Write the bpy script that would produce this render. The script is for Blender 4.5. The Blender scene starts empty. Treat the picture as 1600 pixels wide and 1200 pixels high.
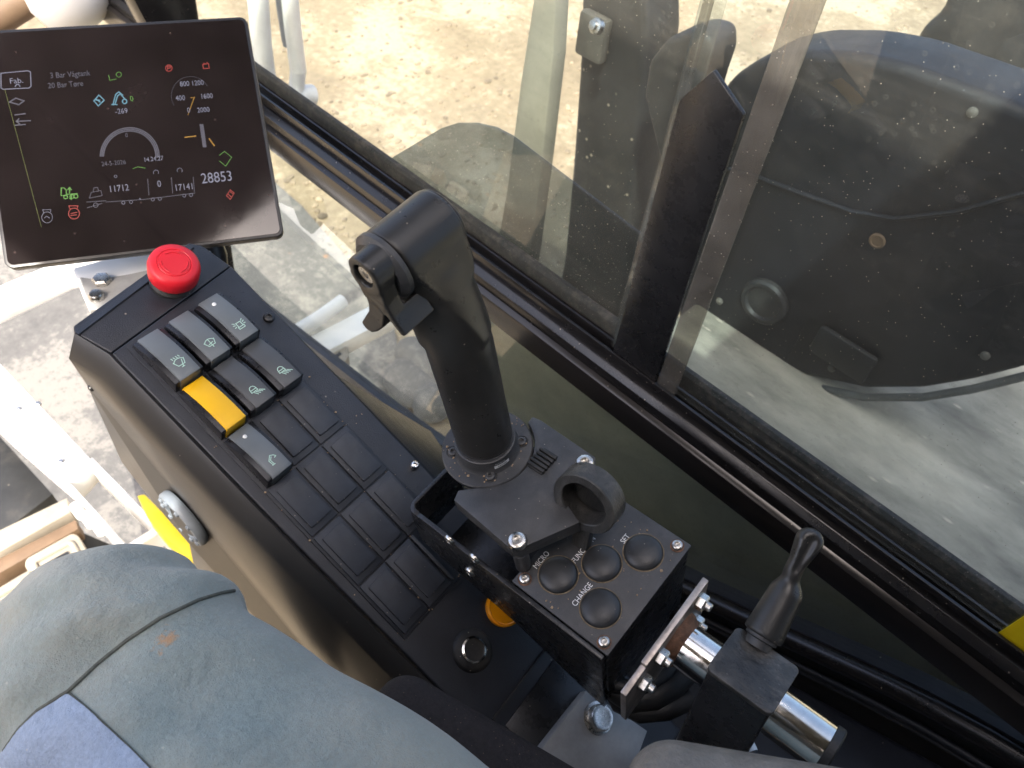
import bpy, bmesh, math, random
import numpy as np
from mathutils import Vector, Matrix
random.seed(7)
SC = bpy.context.scene
COL = SC.collection
H = 2.6                                   # eye height above the ground outside

# ---------------------------------------------------------------- camera
FPX = 1200.0
def _axes():
    D = np.array([(680-800)/FPX, (1600-600)/FPX, 1.]); D /= np.linalg.norm(D)
    Y = np.array([(-1280-800)/FPX, (-1090-600)/FPX, 1.]); Y -= D*(Y@D); Y /= np.linalg.norm(Y)
    return np.array([np.cross(Y, -D), Y, -D])
R = _axes()                               # rows: world x (right), y (machine forward), z (up) seen by the camera
EYE = np.array([0, 0, H])
cam = bpy.data.cameras.new("camera"); camo = bpy.data.objects.new("camera", cam); COL.objects.link(camo)
camo.matrix_world = Matrix(((R[0,0], -R[0,1], -R[0,2], 0), (R[1,0], -R[1,1], -R[1,2], 0), (R[2,0], -R[2,1], -R[2,2], H), (0,0,0,1)))
cam.sensor_width = 36; cam.lens = 27; cam.clip_start = 0.01; cam.clip_end = 2000
cam.dof.use_dof = True; cam.dof.focus_distance = 0.49; cam.dof.aperture_fstop = 16.0
SC.camera = camo

# ---------------------------------------------------------------- light
SUN_TRAVEL = Vector((1.95, 1.15, -3.25)).normalized()
w = bpy.data.worlds.new("World"); SC.world = w; w.use_nodes = True
nt = w.node_tree; nt.nodes.clear()
sky = nt.nodes.new("ShaderNodeTexSky"); sky.sky_type = 'NISHITA'; sky.sun_disc = False
sky.sun_elevation = math.asin(-SUN_TRAVEL.z)
sky.sun_rotation = math.atan2(-SUN_TRAVEL.x, -SUN_TRAVEL.y)
sky.dust_density = 6.0; sky.air_density = 0.7; sky.ozone_density = 0.2
bg = nt.nodes.new("ShaderNodeBackground"); bg.inputs[1].default_value = 0.15
wo = nt.nodes.new("ShaderNodeOutputWorld")
nt.links.new(sky.outputs[0], bg.inputs[0]); nt.links.new(bg.outputs[0], wo.inputs[0])
sl = bpy.data.lights.new("sun", 'SUN'); sl.energy = 2.0; sl.angle = math.radians(0.5); sl.color = (1, .95, .86)
so = bpy.data.objects.new("sun", sl); COL.objects.link(so); so.location = (0, 0, 8)
so.rotation_euler = SUN_TRAVEL.to_track_quat('-Z', 'Y').to_euler()
SC.view_settings.view_transform = 'Standard'; SC.view_settings.look = 'None'
SC.view_settings.gamma = 1; SC.view_settings.use_curve_mapping = False
SC.view_settings.exposure = 2.0
SC.cycles.use_denoising = True
SC.cycles.max_bounces = 10; SC.cycles.transparent_max_bounces = 24; SC.cycles.caustics_reflective = False

# ---------------------------------------------------------------- frames and points
class Frame:
    def __init__(s, o, ex, ey, ez, k=1.0):
        s.k = k; s.o = np.array(o, float); s.A = np.array([ex, ey, ez], float)
    def p(s, a, b, c=0.0):
        return s.o + s.k*(np.array([a, b, c], float)/1000.0) @ s.A
    def mat(s):
        m = Matrix.Identity(4)
        for i in range(3):
            for j in range(3): m[i][j] = s.A[j][i]
            m[i][3] = s.o[i]
        return m
    def loc(s, P): return s.A @ (np.asarray(P) - s.o) * 1000 / s.k
def unit(v): v = np.array(v, float); return v/np.linalg.norm(v)
def ray(px, py): return R @ unit([(px-800)/FPX, (py-600)/FPX, 1.])
def at(px, py, p0, n):
    d = ray(px, py); n = np.asarray(n, float)
    return EYE + d*(np.dot(np.asarray(p0)-EYE, n)/np.dot(d, n))
def at_z(px, py, z): return at(px, py, (0,0,z), (0,0,1))
def at_x(px, py, x): return at(px, py, (x,0,0), (1,0,0))
FW = Frame((0,0,0), (1,0,0), (0,1,0), (0,0,1))           # world, millimetres
_r = ray(761, 698)
_n = unit([math.sin(math.radians(-10)), math.sin(math.radians(6)), 1.])
_u = np.array([.077, .006, .013]); _u = unit(_u - _n*(_u@_n)); _v = np.cross(_n, _u)
KA, KP, KS = .88, 1.10, 1.13               # real size of the three assemblies
FA = Frame(EYE + _r*.60*KA, _u, _v, _n, KA)                     # control assembly: origin at the grip's flange
_e1 = unit([.99, .135, -.0421]); _e2 = np.array([.1078, -.9115, -.3873]); _e2 = unit(_e2 - _e1*(_e2@_e1)); _e3 = np.cross(_e2, _e1)
FP = Frame(np.array([.0893, .4129, -.4051])*KP + EYE, _e1, -_e2, -_e3*(-1 if _e3[2] > 0 else 1), KP)  # switch panel: a across, b forward, c up
if FP.A[2][2] < 0: FP.A[2] *= -1
_s1 = unit([.8716, -.4903, .0046]); _s2 = np.array([.4, .7162, .5451]); _s2 = unit(_s2 - _s1*(_s2@_s1))
FS = Frame(np.array([.2053, .6183, -.3914])*KS + EYE, _s1, _s2, np.cross(_s1, _s2), KS)               # monitor face

# ---------------------------------------------------------------- materials
def new_mat(name):
    m = bpy.data.materials.new(name); m.use_nodes = True
    return m, m.node_tree, m.node_tree.nodes, m.node_tree.links, m.node_tree.nodes["Principled BSDF"]
def tex_noise(nt, scale, detail=6, rough=.6, vec=None):
    n = nt.nodes.new("ShaderNodeTexNoise"); n.inputs["Scale"].default_value = scale
    n.inputs["Detail"].default_value = detail; n.inputs["Roughness"].default_value = rough
    if vec: nt.links.new(vec, n.inputs["Vector"])
    return n
def ramp(nt, src, stops):
    r = nt.nodes.new("ShaderNodeValToRGB")
    e = r.color_ramp.elements
    while len(e) > 1: e.remove(e[-1])
    for i, (pos, c) in enumerate(stops):
        k = e[0] if i == 0 else e.new(pos)
        k.position = pos; k.color = (*c, 1) if len(c) == 3 else c
    nt.links.new(src, r.inputs[0]); return r
def mixc(nt, fac, a, b):
    m = nt.nodes.new("ShaderNodeMix"); m.data_type = 'RGBA'
    for s, v in ((0, fac), (6, a), (7, b)):
        if hasattr(v, 'is_linked'): nt.links.new(v, m.inputs[s])
        else: m.inputs[s].default_value = (*v, 1) if isinstance(v, tuple) else v
    return m.outputs[2]
def coord(nt, kind="Object"):
    return nt.nodes.new("ShaderNodeTexCoord").outputs[kind]
def pm(name, col, rough=.5, metal=0, var=.25, vscale=30, bump=0, bscale=400, dust=0, dust_col=(.42,.36,.28), dscale=260, smear=0, spec=.5, rvar=.12, coat=0, stretch=None):
    """painted / moulded surface: uneven colour and gloss, fine grain, dust specks and smears"""
    m, nt, N, L, b = new_mat(name)
    v = coord(nt)
    if stretch:
        mp = N.new('ShaderNodeMapping'); L.new(v, mp.inputs[0]); mp.inputs['Scale'].default_value = stretch; v = mp.outputs[0]
    n1 = tex_noise(nt, vscale, 8, .65, v)
    lo = tuple(c*(1-var) for c in col); hi = tuple(min(1, c*(1+var)) for c in col)
    c = ramp(nt, n1.outputs[0], [(.3, lo), (.7, hi)]).outputs[0]
    if smear:
        n3 = tex_noise(nt, vscale*.45, 10, .72, v)
        f = ramp(nt, n3.outputs[0], [(.5, (0,0,0)), (.75, (smear,)*3)]).outputs[0]
        c = mixc(nt, f, c, dust_col)
    if dust:
        vo = N.new("ShaderNodeTexVoronoi"); vo.inputs["Scale"].default_value = dscale; L.new(v, vo.inputs["Vector"])
        sel = N.new("ShaderNodeSeparateColor"); L.new(vo.outputs["Color"], sel.inputs[0])
        near = ramp(nt, vo.outputs["Distance"], [(.08, (1,1,1)), (.2, (0,0,0))]).outputs[0]
        pick = ramp(nt, sel.outputs[0], [(1-dust-.001, (0,0,0)), (1-dust, (1,1,1))]).outputs[0]
        mu = N.new("ShaderNodeMath"); mu.operation = 'MULTIPLY'; L.new(near, mu.inputs[0]); L.new(pick, mu.inputs[1])
        mu2 = N.new("ShaderNodeMath"); mu2.operation = 'MULTIPLY'; L.new(mu.outputs[0], mu2.inputs[0]); mu2.inputs[1].default_value = .75
        c = mixc(nt, mu2.outputs[0], c, dust_col)
    L.new(c, b.inputs["Base Color"])
    n2 = tex_noise(nt, vscale*2.3, 8, .7, v)
    r = ramp(nt, n2.outputs[0], [(.25, (max(.02, rough-rvar),)*3), (.75, (min(1, rough+rvar),)*3)])
    L.new(r.outputs[0], b.inputs["Roughness"])
    b.inputs["Metallic"].default_value = metal
    b.inputs["Specular IOR Level"].default_value = spec
    b.inputs["Coat Weight"].default_value = coat
    if bump:
        nb = tex_noise(nt, bscale, 4, .6, v)
        bn = N.new("ShaderNodeBump"); bn.inputs["Strength"].default_value = bump; bn.inputs["Distance"].default_value = .001
        L.new(nb.outputs[0], bn.inputs["Height"]); L.new(bn.outputs[0], b.inputs["Normal"])
    return m
def emit(name, col, s):
    m, nt, N, L, b = new_mat(name)
    b.inputs["Base Color"].default_value = (*[c*.22 for c in col], 1)
    b.inputs["Emission Color"].default_value = (*col, 1); b.inputs["Emission Strength"].default_value = s
    b.inputs["Roughness"].default_value = .5
    return m
def glass(name, tint, ior=1.5, dust=.0, dust_scale=8, dust_col=(.55,.5,.42), streak=0, rough=0.0):
    """window pane: clear or tinted, mirror reflection by Fresnel, a film of dust with spots and wipe streaks"""
    m, nt, N, L, b = new_mat(name)
    N.remove(b); out = [x for x in N if x.type == 'OUTPUT_MATERIAL'][0]
    tr = N.new("ShaderNodeBsdfTransparent"); tr.inputs[0].default_value = (*tint, 1)
    gl = N.new("ShaderNodeBsdfGlossy"); gl.inputs["Roughness"].default_value = rough
    fr = N.new("ShaderNodeFresnel"); fr.inputs[0].default_value = ior
    ge = N.new("ShaderNodeNewGeometry"); om = N.new("ShaderNodeMath"); om.operation = 'SUBTRACT'; om.inputs[0].default_value = 1.0; L.new(ge.outputs["Backfacing"], om.inputs[1])
    fm = N.new("ShaderNodeMath"); fm.operation = 'MULTIPLY'; L.new(fr.outputs[0], fm.inputs[0]); L.new(om.outputs[0], fm.inputs[1])
    mx = N.new("ShaderNodeMixShader"); L.new(fm.outputs[0], mx.inputs[0]); L.new(tr.outputs[0], mx.inputs[1]); L.new(gl.outputs[0], mx.inputs[2])
    last = mx.outputs[0]
    if dust:
        v = coord(nt)
        n = tex_noise(nt, dust_scale, 12, .72, v)
        fac = ramp(nt, n.outputs[0], [(.35, (dust*.25,)*3), (.62, (dust*.8,)*3), (.8, (dust*1.6,)*3)]).outputs[0]
        vo = N.new("ShaderNodeTexVoronoi"); vo.inputs["Scale"].default_value = 150; L.new(v, vo.inputs["Vector"])
        ring = ramp(nt, vo.outputs["Distance"], [(.1, (0,0,0)), (.17, (1,1,1)), (.2, (1,1,1)), (.27, (0,0,0))]).outputs[0]
        sel = N.new("ShaderNodeSeparateColor"); L.new(vo.outputs["Color"], sel.inputs[0])
        pick = ramp(nt, sel.outputs[0], [(.86, (0,0,0)), (.87, (.07,.07,.07))]).outputs[0]
        mu = N.new("ShaderNodeMath"); mu.operation = 'MULTIPLY'; L.new(ring, mu.inputs[0]); L.new(pick, mu.inputs[1])
        ad = N.new("ShaderNodeMath"); ad.operation = 'ADD'; L.new(fac, ad.inputs[0]); L.new(mu.outputs[0], ad.inputs[1])
        v2 = N.new("ShaderNodeTexVoronoi"); v2.inputs["Scale"].default_value = 380; L.new(v, v2.inputs["Vector"])
        s2 = N.new("ShaderNodeSeparateColor"); L.new(v2.outputs["Color"], s2.inputs[0])
        dot = ramp(nt, v2.outputs["Distance"], [(.1, (1,1,1)), (.2, (0,0,0))]).outputs[0]
        pk2 = ramp(nt, s2.outputs[1], [(.90, (0,0,0)), (.91, (.5,.5,.5))]).outputs[0]
        m2 = N.new("ShaderNodeMath"); m2.operation = 'MULTIPLY'; L.new(dot, m2.inputs[0]); L.new(pk2, m2.inputs[1])
        a2 = N.new("ShaderNodeMath"); a2.operation = 'ADD'; L.new(ad.outputs[0], a2.inputs[0]); L.new(m2.outputs[0], a2.inputs[1])
        tot = a2.outputs[0]
        if streak:
            mp = N.new("ShaderNodeMapping"); L.new(v, mp.inputs[0]); mp.inputs["Scale"].default_value = (4, 4, 90); mp.inputs["Rotation"].default_value = (.5, 0, 0)
            ns = tex_noise(nt, 3, 8, .7, mp.outputs[0])
            st = ramp(nt, ns.outputs[0], [(.52, (0,0,0)), (.75, (streak,)*3)]).outputs[0]
            a3 = N.new("ShaderNodeMath"); a3.operation = 'ADD'; L.new(tot, a3.inputs[0]); L.new(st, a3.inputs[1]); tot = a3.outputs[0]
        df = N.new("ShaderNodeBsdfDiffuse"); df.inputs[0].default_value = (*dust_col, 1)
        m3 = N.new("ShaderNodeMixShader"); L.new(tot, m3.inputs[0]); L.new(last, m3.inputs[1]); L.new(df.outputs[0], m3.inputs[2]); last = m3.outputs[0]
    L.new(last, out.inputs[0])
    return m

M = {}
M['grip'] = pm('satin_black_grip', (.027,.026,.024), .33, var=.2, bump=.12, bscale=1300, dust=.06, smear=.05, dscale=330)
M['blackplate'] = pm('black_anodised_plate', (.046,.046,.047), .40, var=.3, vscale=60, bump=.3, bscale=1500, dust=.07, dscale=420, smear=.12)
M['blackmetal'] = pm('black_painted_steel', (.017,.017,.018), .28, var=.3, bump=.12, bscale=700, dust=.02, dscale=300)
M['panel'] = pm('black_switch_panel', (.019,.021,.027), .36, var=.25, bump=.35, bscale=1100, dust=.02, dscale=220)
M['sidepanel'] = pm('black_side_panel', (.042,.039,.036), .36, var=.1, vscale=8, bump=.05, bscale=1500, dust=.008, rvar=.02)
M['blank'] = pm('blue_black_blank', (.03,.034,.043), .5, var=.3, vscale=50, bump=.2, bscale=1400, dust=.06, smear=.08, dscale=300)
M['rocker'] = pm('grey_rocker', (.13,.145,.152), .32, var=.08, bump=.05, bscale=900, rvar=.04, dust=.01)
M['rockerside'] = pm('black_rocker_side', (.012,.012,.014), .3, var=.2, bump=.05, bscale=900)
M['rockertop'] = pm('dark_grey_rocker', (.07,.073,.076), .36, var=.08, bump=.05, bscale=900, rvar=.04, dust=.01)
M['icon'] = pm('pale_green_print', (.5,.72,.6), .5, var=.05)
M['white'] = pm('white_print', (.8,.8,.78), .5, var=.05)
M['yellow'] = pm('yellow_plastic', (.85,.47,.008), .4, var=.06, dust=.01)
M['yellowpaint'] = pm('yellow_paint', (.8,.58,.01), .45, var=.1, vscale=20, smear=.1)
M['red'] = pm('red_plastic', (.72,.012,.025), .42, var=.06)
M['rubber'] = pm('black_rubber', (.012,.012,.012), .55, var=.3, bump=.4, bscale=600, dust=.12, dscale=300, smear=.12)
M['sealdirt'] = pm('dirty_seal', (.02,.019,.018), .7, var=.5, vscale=120, bump=.8, bscale=500, dust=.3, dscale=420, smear=.6, dust_col=(.2,.15,.12))
M['rail'] = pm('black_coated_aluminium', (.014,.013,.013), .24, var=.25, bump=.08, bscale=900, dust=.04, dscale=260, rvar=.06)
M['railbrown'] = pm('bronze_aluminium', (.018,.016,.015), .22, var=.15, vscale=20, dust=.04, dscale=260, rvar=.05)
M['chrome'] = pm('chrome_tube', (.78,.76,.73), .13, 1, var=.1, vscale=90, bump=.03, bscale=1500, smear=.3, dust_col=(.28,.2,.15))
M['zinc'] = pm('zinc_bolt', (.62,.6,.56), .3, 1, var=.3, vscale=200, smear=.5, dust_col=(.25,.17,.1))
M['steel'] = pm('worn_steel_plate', (.45,.4,.36), .4, .8, var=.35, vscale=90, bump=.1, smear=.45, dust_col=(.2,.11,.06))
M['greyplate'] = pm('grey_cloudy_steel', (.34,.335,.32), .5, 0, var=.35, vscale=18, smear=.25, dust_col=(.1,.1,.1))
M['rust'] = pm('weld_rust', (.16,.08,.045), .7, var=.6, vscale=200, bump=.6, bscale=600)
M['worn'] = pm('worn_black_cap', (.035,.033,.03), .32, var=.7, vscale=110, bump=.9, bscale=240, dust=.25, dscale=300, smear=1.0, dust_col=(.17,.155,.135), stretch=(1,.6,1))
M['orange'] = pm('amber_lens', (.9,.32,.005), .2, var=.06, coat=.5)
M['screenglass'] = pm('dark_screen_glass', (.016,.012,.012), .07, var=.45, vscale=7, smear=.12, dust_col=(.08,.055,.05), dust=.03, dscale=160, rvar=.05, spec=.6)
M['bezel'] = pm('black_bezel', (.014,.014,.015), .35, var=.2, dust=.03, dscale=200, bump=.05)
M['leather'] = pm('grey_grained_vinyl', (.17,.155,.135), .42, var=.3, vscale=60, bump=1.0, bscale=330, rvar=.15)
M['seatcloth'] = pm('brown_black_seat_cloth', (.022,.017,.016), .9, var=.4, vscale=300, bump=.9, bscale=700, dust=.2, dscale=500, dust_col=(.25,.16,.1))
M['greyknob'] = pm('grey_knob', (.2,.23,.26), .5, var=.1)
M['cable'] = pm('black_cable', (.014,.013,.013), .5, var=.3, bump=.3, bscale=300, smear=.1)
M['whitepaint'] = pm('white_machine_paint', (.76,.76,.74), .45, var=.06, vscale=12, smear=.12)
M['cream'] = pm('cream_cast_pad', (.34,.30,.235), .6, var=.12, vscale=20)
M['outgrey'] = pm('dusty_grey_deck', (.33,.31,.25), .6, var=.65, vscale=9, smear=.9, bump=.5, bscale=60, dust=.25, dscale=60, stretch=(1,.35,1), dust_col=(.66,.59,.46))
M['outdark'] = pm('dark_machine_body', (.02,.021,.021), .5, var=.4, vscale=8, dust=.1, dscale=60, smear=.15)
M['hood'] = pm('dark_navy_panel', (.008,.009,.012), .5, var=.5, vscale=7, dust=.2, dscale=110, smear=.1, dust_col=(.06,.065,.075), rvar=.1)
M['hoodrim'] = pm('grey_rubber_rim', (.12,.125,.12), .5, var=.3, vscale=25)
M['postpale'] = pm('pale_dusty_post', (.36,.34,.3), .5, var=.25, vscale=15, smear=.3)
M['outdark2'] = pm('grimy_dark_ledge', (.12,.112,.095), .6, var=.5, vscale=9, smear=.6, dust=.15, dscale=90, dust_col=(.2,.17,.13), bump=.4, bscale=80)
M['sunlitedge'] = pm('sandy_sunlit_edge', (.60,.55,.43), .8, var=.45, vscale=12, smear=.6, dust=.2, dscale=70, bump=.5, bscale=90, dust_col=(.78,.70,.54))  # pale warm tone paints sunlight onto the dusty deck edge
M['olive'] = pm('olive_grey_body', (.32,.30,.235), .6, var=.3, vscale=6, smear=.3, dust=.1, dscale=60)
M['grime2'] = pm('tan_crumbs', (.36,.25,.15), .9, var=.5, vscale=900)
M['gravel'] = pm('mixed_gravel', (.24,.19,.13), .9, var=.7, vscale=6)
M['roof'] = pm('cab_lining', (.1,.1,.1), .8, var=.1)
M['floor'] = pm('cab_floor_mat', (.03,.03,.03), .8, var=.3, bump=.5, bscale=200)
M['tan'] = pm('tan_plank', (.17,.11,.065), .6, var=.2, vscale=15)

def ground_mat(name, lo, mid, hi, scale, chip, bump=.6):
    m, nt, N, L, b = new_mat(name)
    v = coord(nt)
    a = tex_noise(nt, scale, 12, .62, v); f = tex_noise(nt, scale*16, 10, .72, v); g = tex_noise(nt, scale*90, 4, .7, v)
    mm = N.new("ShaderNodeMath"); mm.operation = 'MULTIPLY_ADD'; L.new(f.outputs[0], mm.inputs[0]); mm.inputs[1].default_value = .55; L.new(a.outputs[0], mm.inputs[2])
    m2 = N.new("ShaderNodeMath"); m2.operation = 'MULTIPLY_ADD'; L.new(g.outputs[0], m2.inputs[0]); m2.inputs[1].default_value = .28; L.new(mm.outputs[0], m2.inputs[2])
    c = ramp(nt, m2.outputs[0], [(.62, lo), (.92, mid), (1.0, hi)]).outputs[0]
    vo = N.new("ShaderNodeTexVoronoi"); vo.inputs["Scale"].default_value = 9; L.new(v, vo.inputs["Vector"])
    se = N.new("ShaderNodeSeparateColor"); L.new(vo.outputs["Color"], se.inputs[0])
    n = ramp(nt, vo.outputs["Distance"], [(.06, (1,1,1)), (.16, (0,0,0))]).outputs[0]
    pk = ramp(nt, se.outputs[0], [(1-chip-.001, (0,0,0)), (1-chip, (.8,.8,.8))]).outputs[0]
    mu = N.new("ShaderNodeMath"); mu.operation = 'MULTIPLY'; L.new(n, mu.inputs[0]); L.new(pk, mu.inputs[1])
    c = mixc(nt, mu.outputs[0], c, (.42,.22,.1))
    L.new(c, b.inputs["Base Color"]); b.inputs["Roughness"].default_value = .9
    bn = N.new("ShaderNodeBump"); bn.inputs["Strength"].default_value = bump; bn.inputs["Distance"].default_value = .02
    L.new(m2.outputs[0], bn.inputs["Height"]); L.new(bn.outputs[0], b.inputs["Normal"])
    return m
M['sand'] = ground_mat('sandy_ground', (.14,.108,.066), (.245,.195,.125), (.35,.29,.2), 1.3, .03)
M['concrete'] = ground_mat('grey_concrete', (.065,.064,.062), (.115,.112,.105), (.19,.18,.16), 1.7, .12, .4)

def cloth_mat(name, col, dirt, warm):
    m, nt, N, L, b = new_mat(name)
    v = coord(nt)
    a = tex_noise(nt, 5.5, 10, .6, v); f = tex_noise(nt, 420, 6, .7, v); g = tex_noise(nt, 1500, 2, .5, v)
    c = mixc(nt, ramp(nt, a.outputs[0], [(.36, (0,0,0)), (.68, (dirt,)*3)]).outputs[0], col, warm)
    c2 = mixc(nt, ramp(nt, f.outputs[0], [(.35, (0,0,0)), (.75, (.5,.5,.5))]).outputs[0], c, tuple(min(1, x*1.7) for x in col))
    vo = N.new("ShaderNodeTexVoronoi"); vo.inputs["Scale"].default_value = 260; L.new(v, vo.inputs["Vector"])
    se = N.new("ShaderNodeSeparateColor"); L.new(vo.outputs["Color"], se.inputs[0])
    n = ramp(nt, vo.outputs["Distance"], [(.08, (1,1,1)), (.22, (0,0,0))]).outputs[0]
    pk = ramp(nt, se.outputs[0], [(.965, (0,0,0)), (.97, (.6,.6,.6))]).outputs[0]
    mu = N.new("ShaderNodeMath"); mu.operation = 'MULTIPLY'; L.new(n, mu.inputs[0]); L.new(pk, mu.inputs[1])
    c3 = mixc(nt, mu.outputs[0], c2, (.5,.48,.42))
    L.new(c3, b.inputs["Base Color"]); b.inputs["Roughness"].default_value = .9
    b.inputs["Sheen Weight"].default_value = .25
    bn = N.new("ShaderNodeBump"); bn.inputs["Strength"].default_value = .6; bn.inputs["Distance"].default_value = .0008
    L.new(g.outputs[0], bn.inputs["Height"])
    bn2 = N.new("ShaderNodeBump"); bn2.inputs["Strength"].default_value = .8; bn2.inputs["Distance"].default_value = .008
    fo = tex_noise(nt, 26, 6, .6, v); L.new(fo.outputs[0], bn2.inputs["Height"]); L.new(bn.outputs[0], bn2.inputs["Normal"])
    L.new(bn2.outputs[0], b.inputs["Normal"])
    return m
M['trouser'] = cloth_mat('teal_grey_work_cloth', (.205,.252,.24), .95, (.48,.44,.35))
M['pocket'] = cloth_mat('blue_work_cloth', (.27,.335,.44), .3, (.36,.38,.42))
M['thread'] = pm('seam_thread', (.10,.105,.085), .8, var=.3, vscale=300)
M['stain'] = pm('orange_clay_stain', (.5,.24,.08), .9, var=.3, vscale=200)

M['glass'] = glass('dusty_window_glass', (.90,.93,.92), 1.5, .075, 5, streak=.06)
M['glass2'] = glass('dusty_rear_window_glass', (.82,.87,.88), 1.5, .06, 6, streak=.035)
M['lowglass'] = glass('tinted_lower_glass', (.86,.9,.88), 1.5, .04, 5)
M['smoke'] = glass('grey_tint_film', (.46,.51,.54), 1.45, .05, 20)
M['strip'] = glass('frosted_edge_strip', (.62,.6,.56), 1.5, .30, 14, (.5,.47,.42))

# ---------------------------------------------------------------- mesh helpers (all work in world metres)
class MB:
    def __init__(s): s.bm = bmesh.new(); s.mi = 0
    def _take(s, b2, M4=None):
        for f in b2.faces: f.material_index = s.mi if f.material_index == 0 else f.material_index
        me = bpy.data.meshes.new("tmp"); b2.to_mesh(me); b2.free()
        if M4 is not None: me.transform(M4)
        s.bm.from_mesh(me); bpy.data.meshes.remove(me); return s
    def prism(s, F, poly, c0, c1, bev=.6, seg=2, plane='ab'):
        """extrude a polygon (mm in two of the frame's axes) along the third axis"""
        b = bmesh.new()
        def P(u, v, t):
            return {'ab': (u, v, t), 'bc': (t, u, v), 'ac': (u, t, v)}[plane]
        bot = [b.verts.new(F.p(*P(u, v, c0))) for u, v in poly]
        top = [b.verts.new(F.p(*P(u, v, c1))) for u, v in poly]
        n = len(poly)
        b.faces.new(bot[::-1]); b.faces.new(top)
        for i in range(n): b.faces.new((bot[i], bot[(i+1) % n], top[(i+1) % n], top[i]))
        bmesh.ops.recalc_face_normals(b, faces=b.faces)
        if bev: bmesh.ops.bevel(b, geom=list(b.edges), offset=bev/1000, segments=seg, profile=.5, affect='EDGES', clamp_overlap=True)
        return s._take(b)
    def box(s, F, a, b_, c, bev=.6, seg=2):
        return s.prism(F, [(a[0],b_[0]),(a[1],b_[0]),(a[1],b_[1]),(a[0],b_[1])], c[0], c[1], bev, seg)
    def lathe(s, F, org, axis, prof, n=40):
        """profile (radius, height) in mm revolved about an axis (frame vector) through org (mm)"""
        ax = unit(np.array(axis, float) @ F.A); o = F.p(*org)
        t = unit(np.cross(ax, [0.3, .5, .8])); q = np.cross(ax, t)
        b = bmesh.new(); rings = []
        for r, h in prof:
            h = h*F.k; r = r*F.k
            if r <= 1e-6: rings.append([b.verts.new(o + ax*h/1000)])
            else: rings.append([b.verts.new(o + ax*h/1000 + (t*math.cos(k*2*math.pi/n) + q*math.sin(k*2*math.pi/n))*r/1000) for k in range(n)])
        for i in range(len(rings)-1):
            A, B = rings[i], rings[i+1]
            for k in range(n):
                k2 = (k+1) % n
                if len(A) == 1 and len(B) == 1: continue
                if len(A) == 1: b.faces.new((A[0], B[k2], B[k]))
                elif len(B) == 1: b.faces.new((A[k], A[k2], B[0]))
                else: b.faces.new((A[k], A[k2], B[k2], B[k]))
        for ring, fl in ((rings[0], True), (rings[-1], False)):
            if len(ring) > 1: b.faces.new(ring[::-1] if fl else ring)
        bmesh.ops.recalc_face_normals(b, faces=b.faces)
        return s._take(b)
    def cyl(s, F, org, axis, r, h, bev=.8, n=40):
        return s.lathe(F, org, axis, [(r-bev, 0), (r, bev), (r, h-bev), (r-bev, h)], n)
    def tube(s, pts, r, n=12, closed=False):
        """pipe of radius r (m) along world points"""
        pts = [np.array(p, float) for p in pts]; b = bmesh.new(); rings = []
        up = np.array([0.13, .21, 1.0]); K = len(pts)
        for i, p in enumerate(pts):
            d = unit(pts[(i+1) % K if closed else min(i+1, K-1)] - pts[(i-1) % K if closed else max(i-1, 0)])
            t = unit(np.cross(d, up)); q = np.cross(d, t)
            rr = r[i] if isinstance(r, (list, tuple)) else r
            rings.append([b.verts.new(p + (t*math.cos(k*2*math.pi/n) + q*math.sin(k*2*math.pi/n))*rr) for k in range(n)])
        for i in range(K if closed else K-1):
            A, B = rings[i], rings[(i+1) % K]
            for k in range(n): b.faces.new((A[k], A[(k+1) % n], B[(k+1) % n], B[k]))
        if not closed: b.faces.new(rings[0][::-1]); b.faces.new(rings[-1])
        bmesh.ops.recalc_face_normals(b, faces=b.faces)
        return s._take(b)
    def slab(s, pts, down, bev=0, seg=1):
        """polygon of world points, thickened along the vector down"""
        b = bmesh.new(); d = np.array(down, float)
        A = [b.verts.new(p) for p in pts]; B = [b.verts.new(np.array(p)+d) for p in pts]; n = len(pts)
        b.faces.new(A); b.faces.new(B[::-1])
        for i in range(n): b.faces.new((A[i], B[i], B[(i+1) % n], A[(i+1) % n]))
        bmesh.ops.recalc_face_normals(b, faces=b.faces)
        if bev: bmesh.ops.bevel(b, geom=list(b.edges), offset=bev/1000, segments=seg, profile=.5, affect='EDGES', clamp_overlap=True)
        return s._take(b)
    def strokes(s, F, lines, wd, c=0.0, th=.15):
        """flat printed lines (mm in the frame's a,b plane)"""
        b = bmesh.new()
        for ln in lines:
            for (x0, y0), (x1, y1) in zip(ln[:-1], ln[1:]):
                dx, dy = x1-x0, y1-y0; l = math.hypot(dx, dy)
                if l < 1e-6: continue
                nx, ny = -dy/l*wd/2, dx/l*wd/2; ex, ey = dx/l*wd*.35, dy/l*wd*.35
                q = [(x0-ex+nx, y0-ey+ny), (x0-ex-nx, y0-ey-ny), (x1+ex-nx, y1+ey-ny), (x1+ex+nx, y1+ey+ny)]
                zz = c+th+random.random()*.04
                b.faces.new([b.verts.new(F.p(u, v, zz)) for u, v in q])
        bmesh.ops.recalc_face_normals(b, faces=b.faces)
        return s._take(b)
    def build(s, name, mats, parent=None, smooth=True, ang=35):
        me = bpy.data.meshes.new(name); s.bm.to_mesh(me); s.bm.free()
        return link(name, me, mats, parent, smooth, ang)

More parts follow.
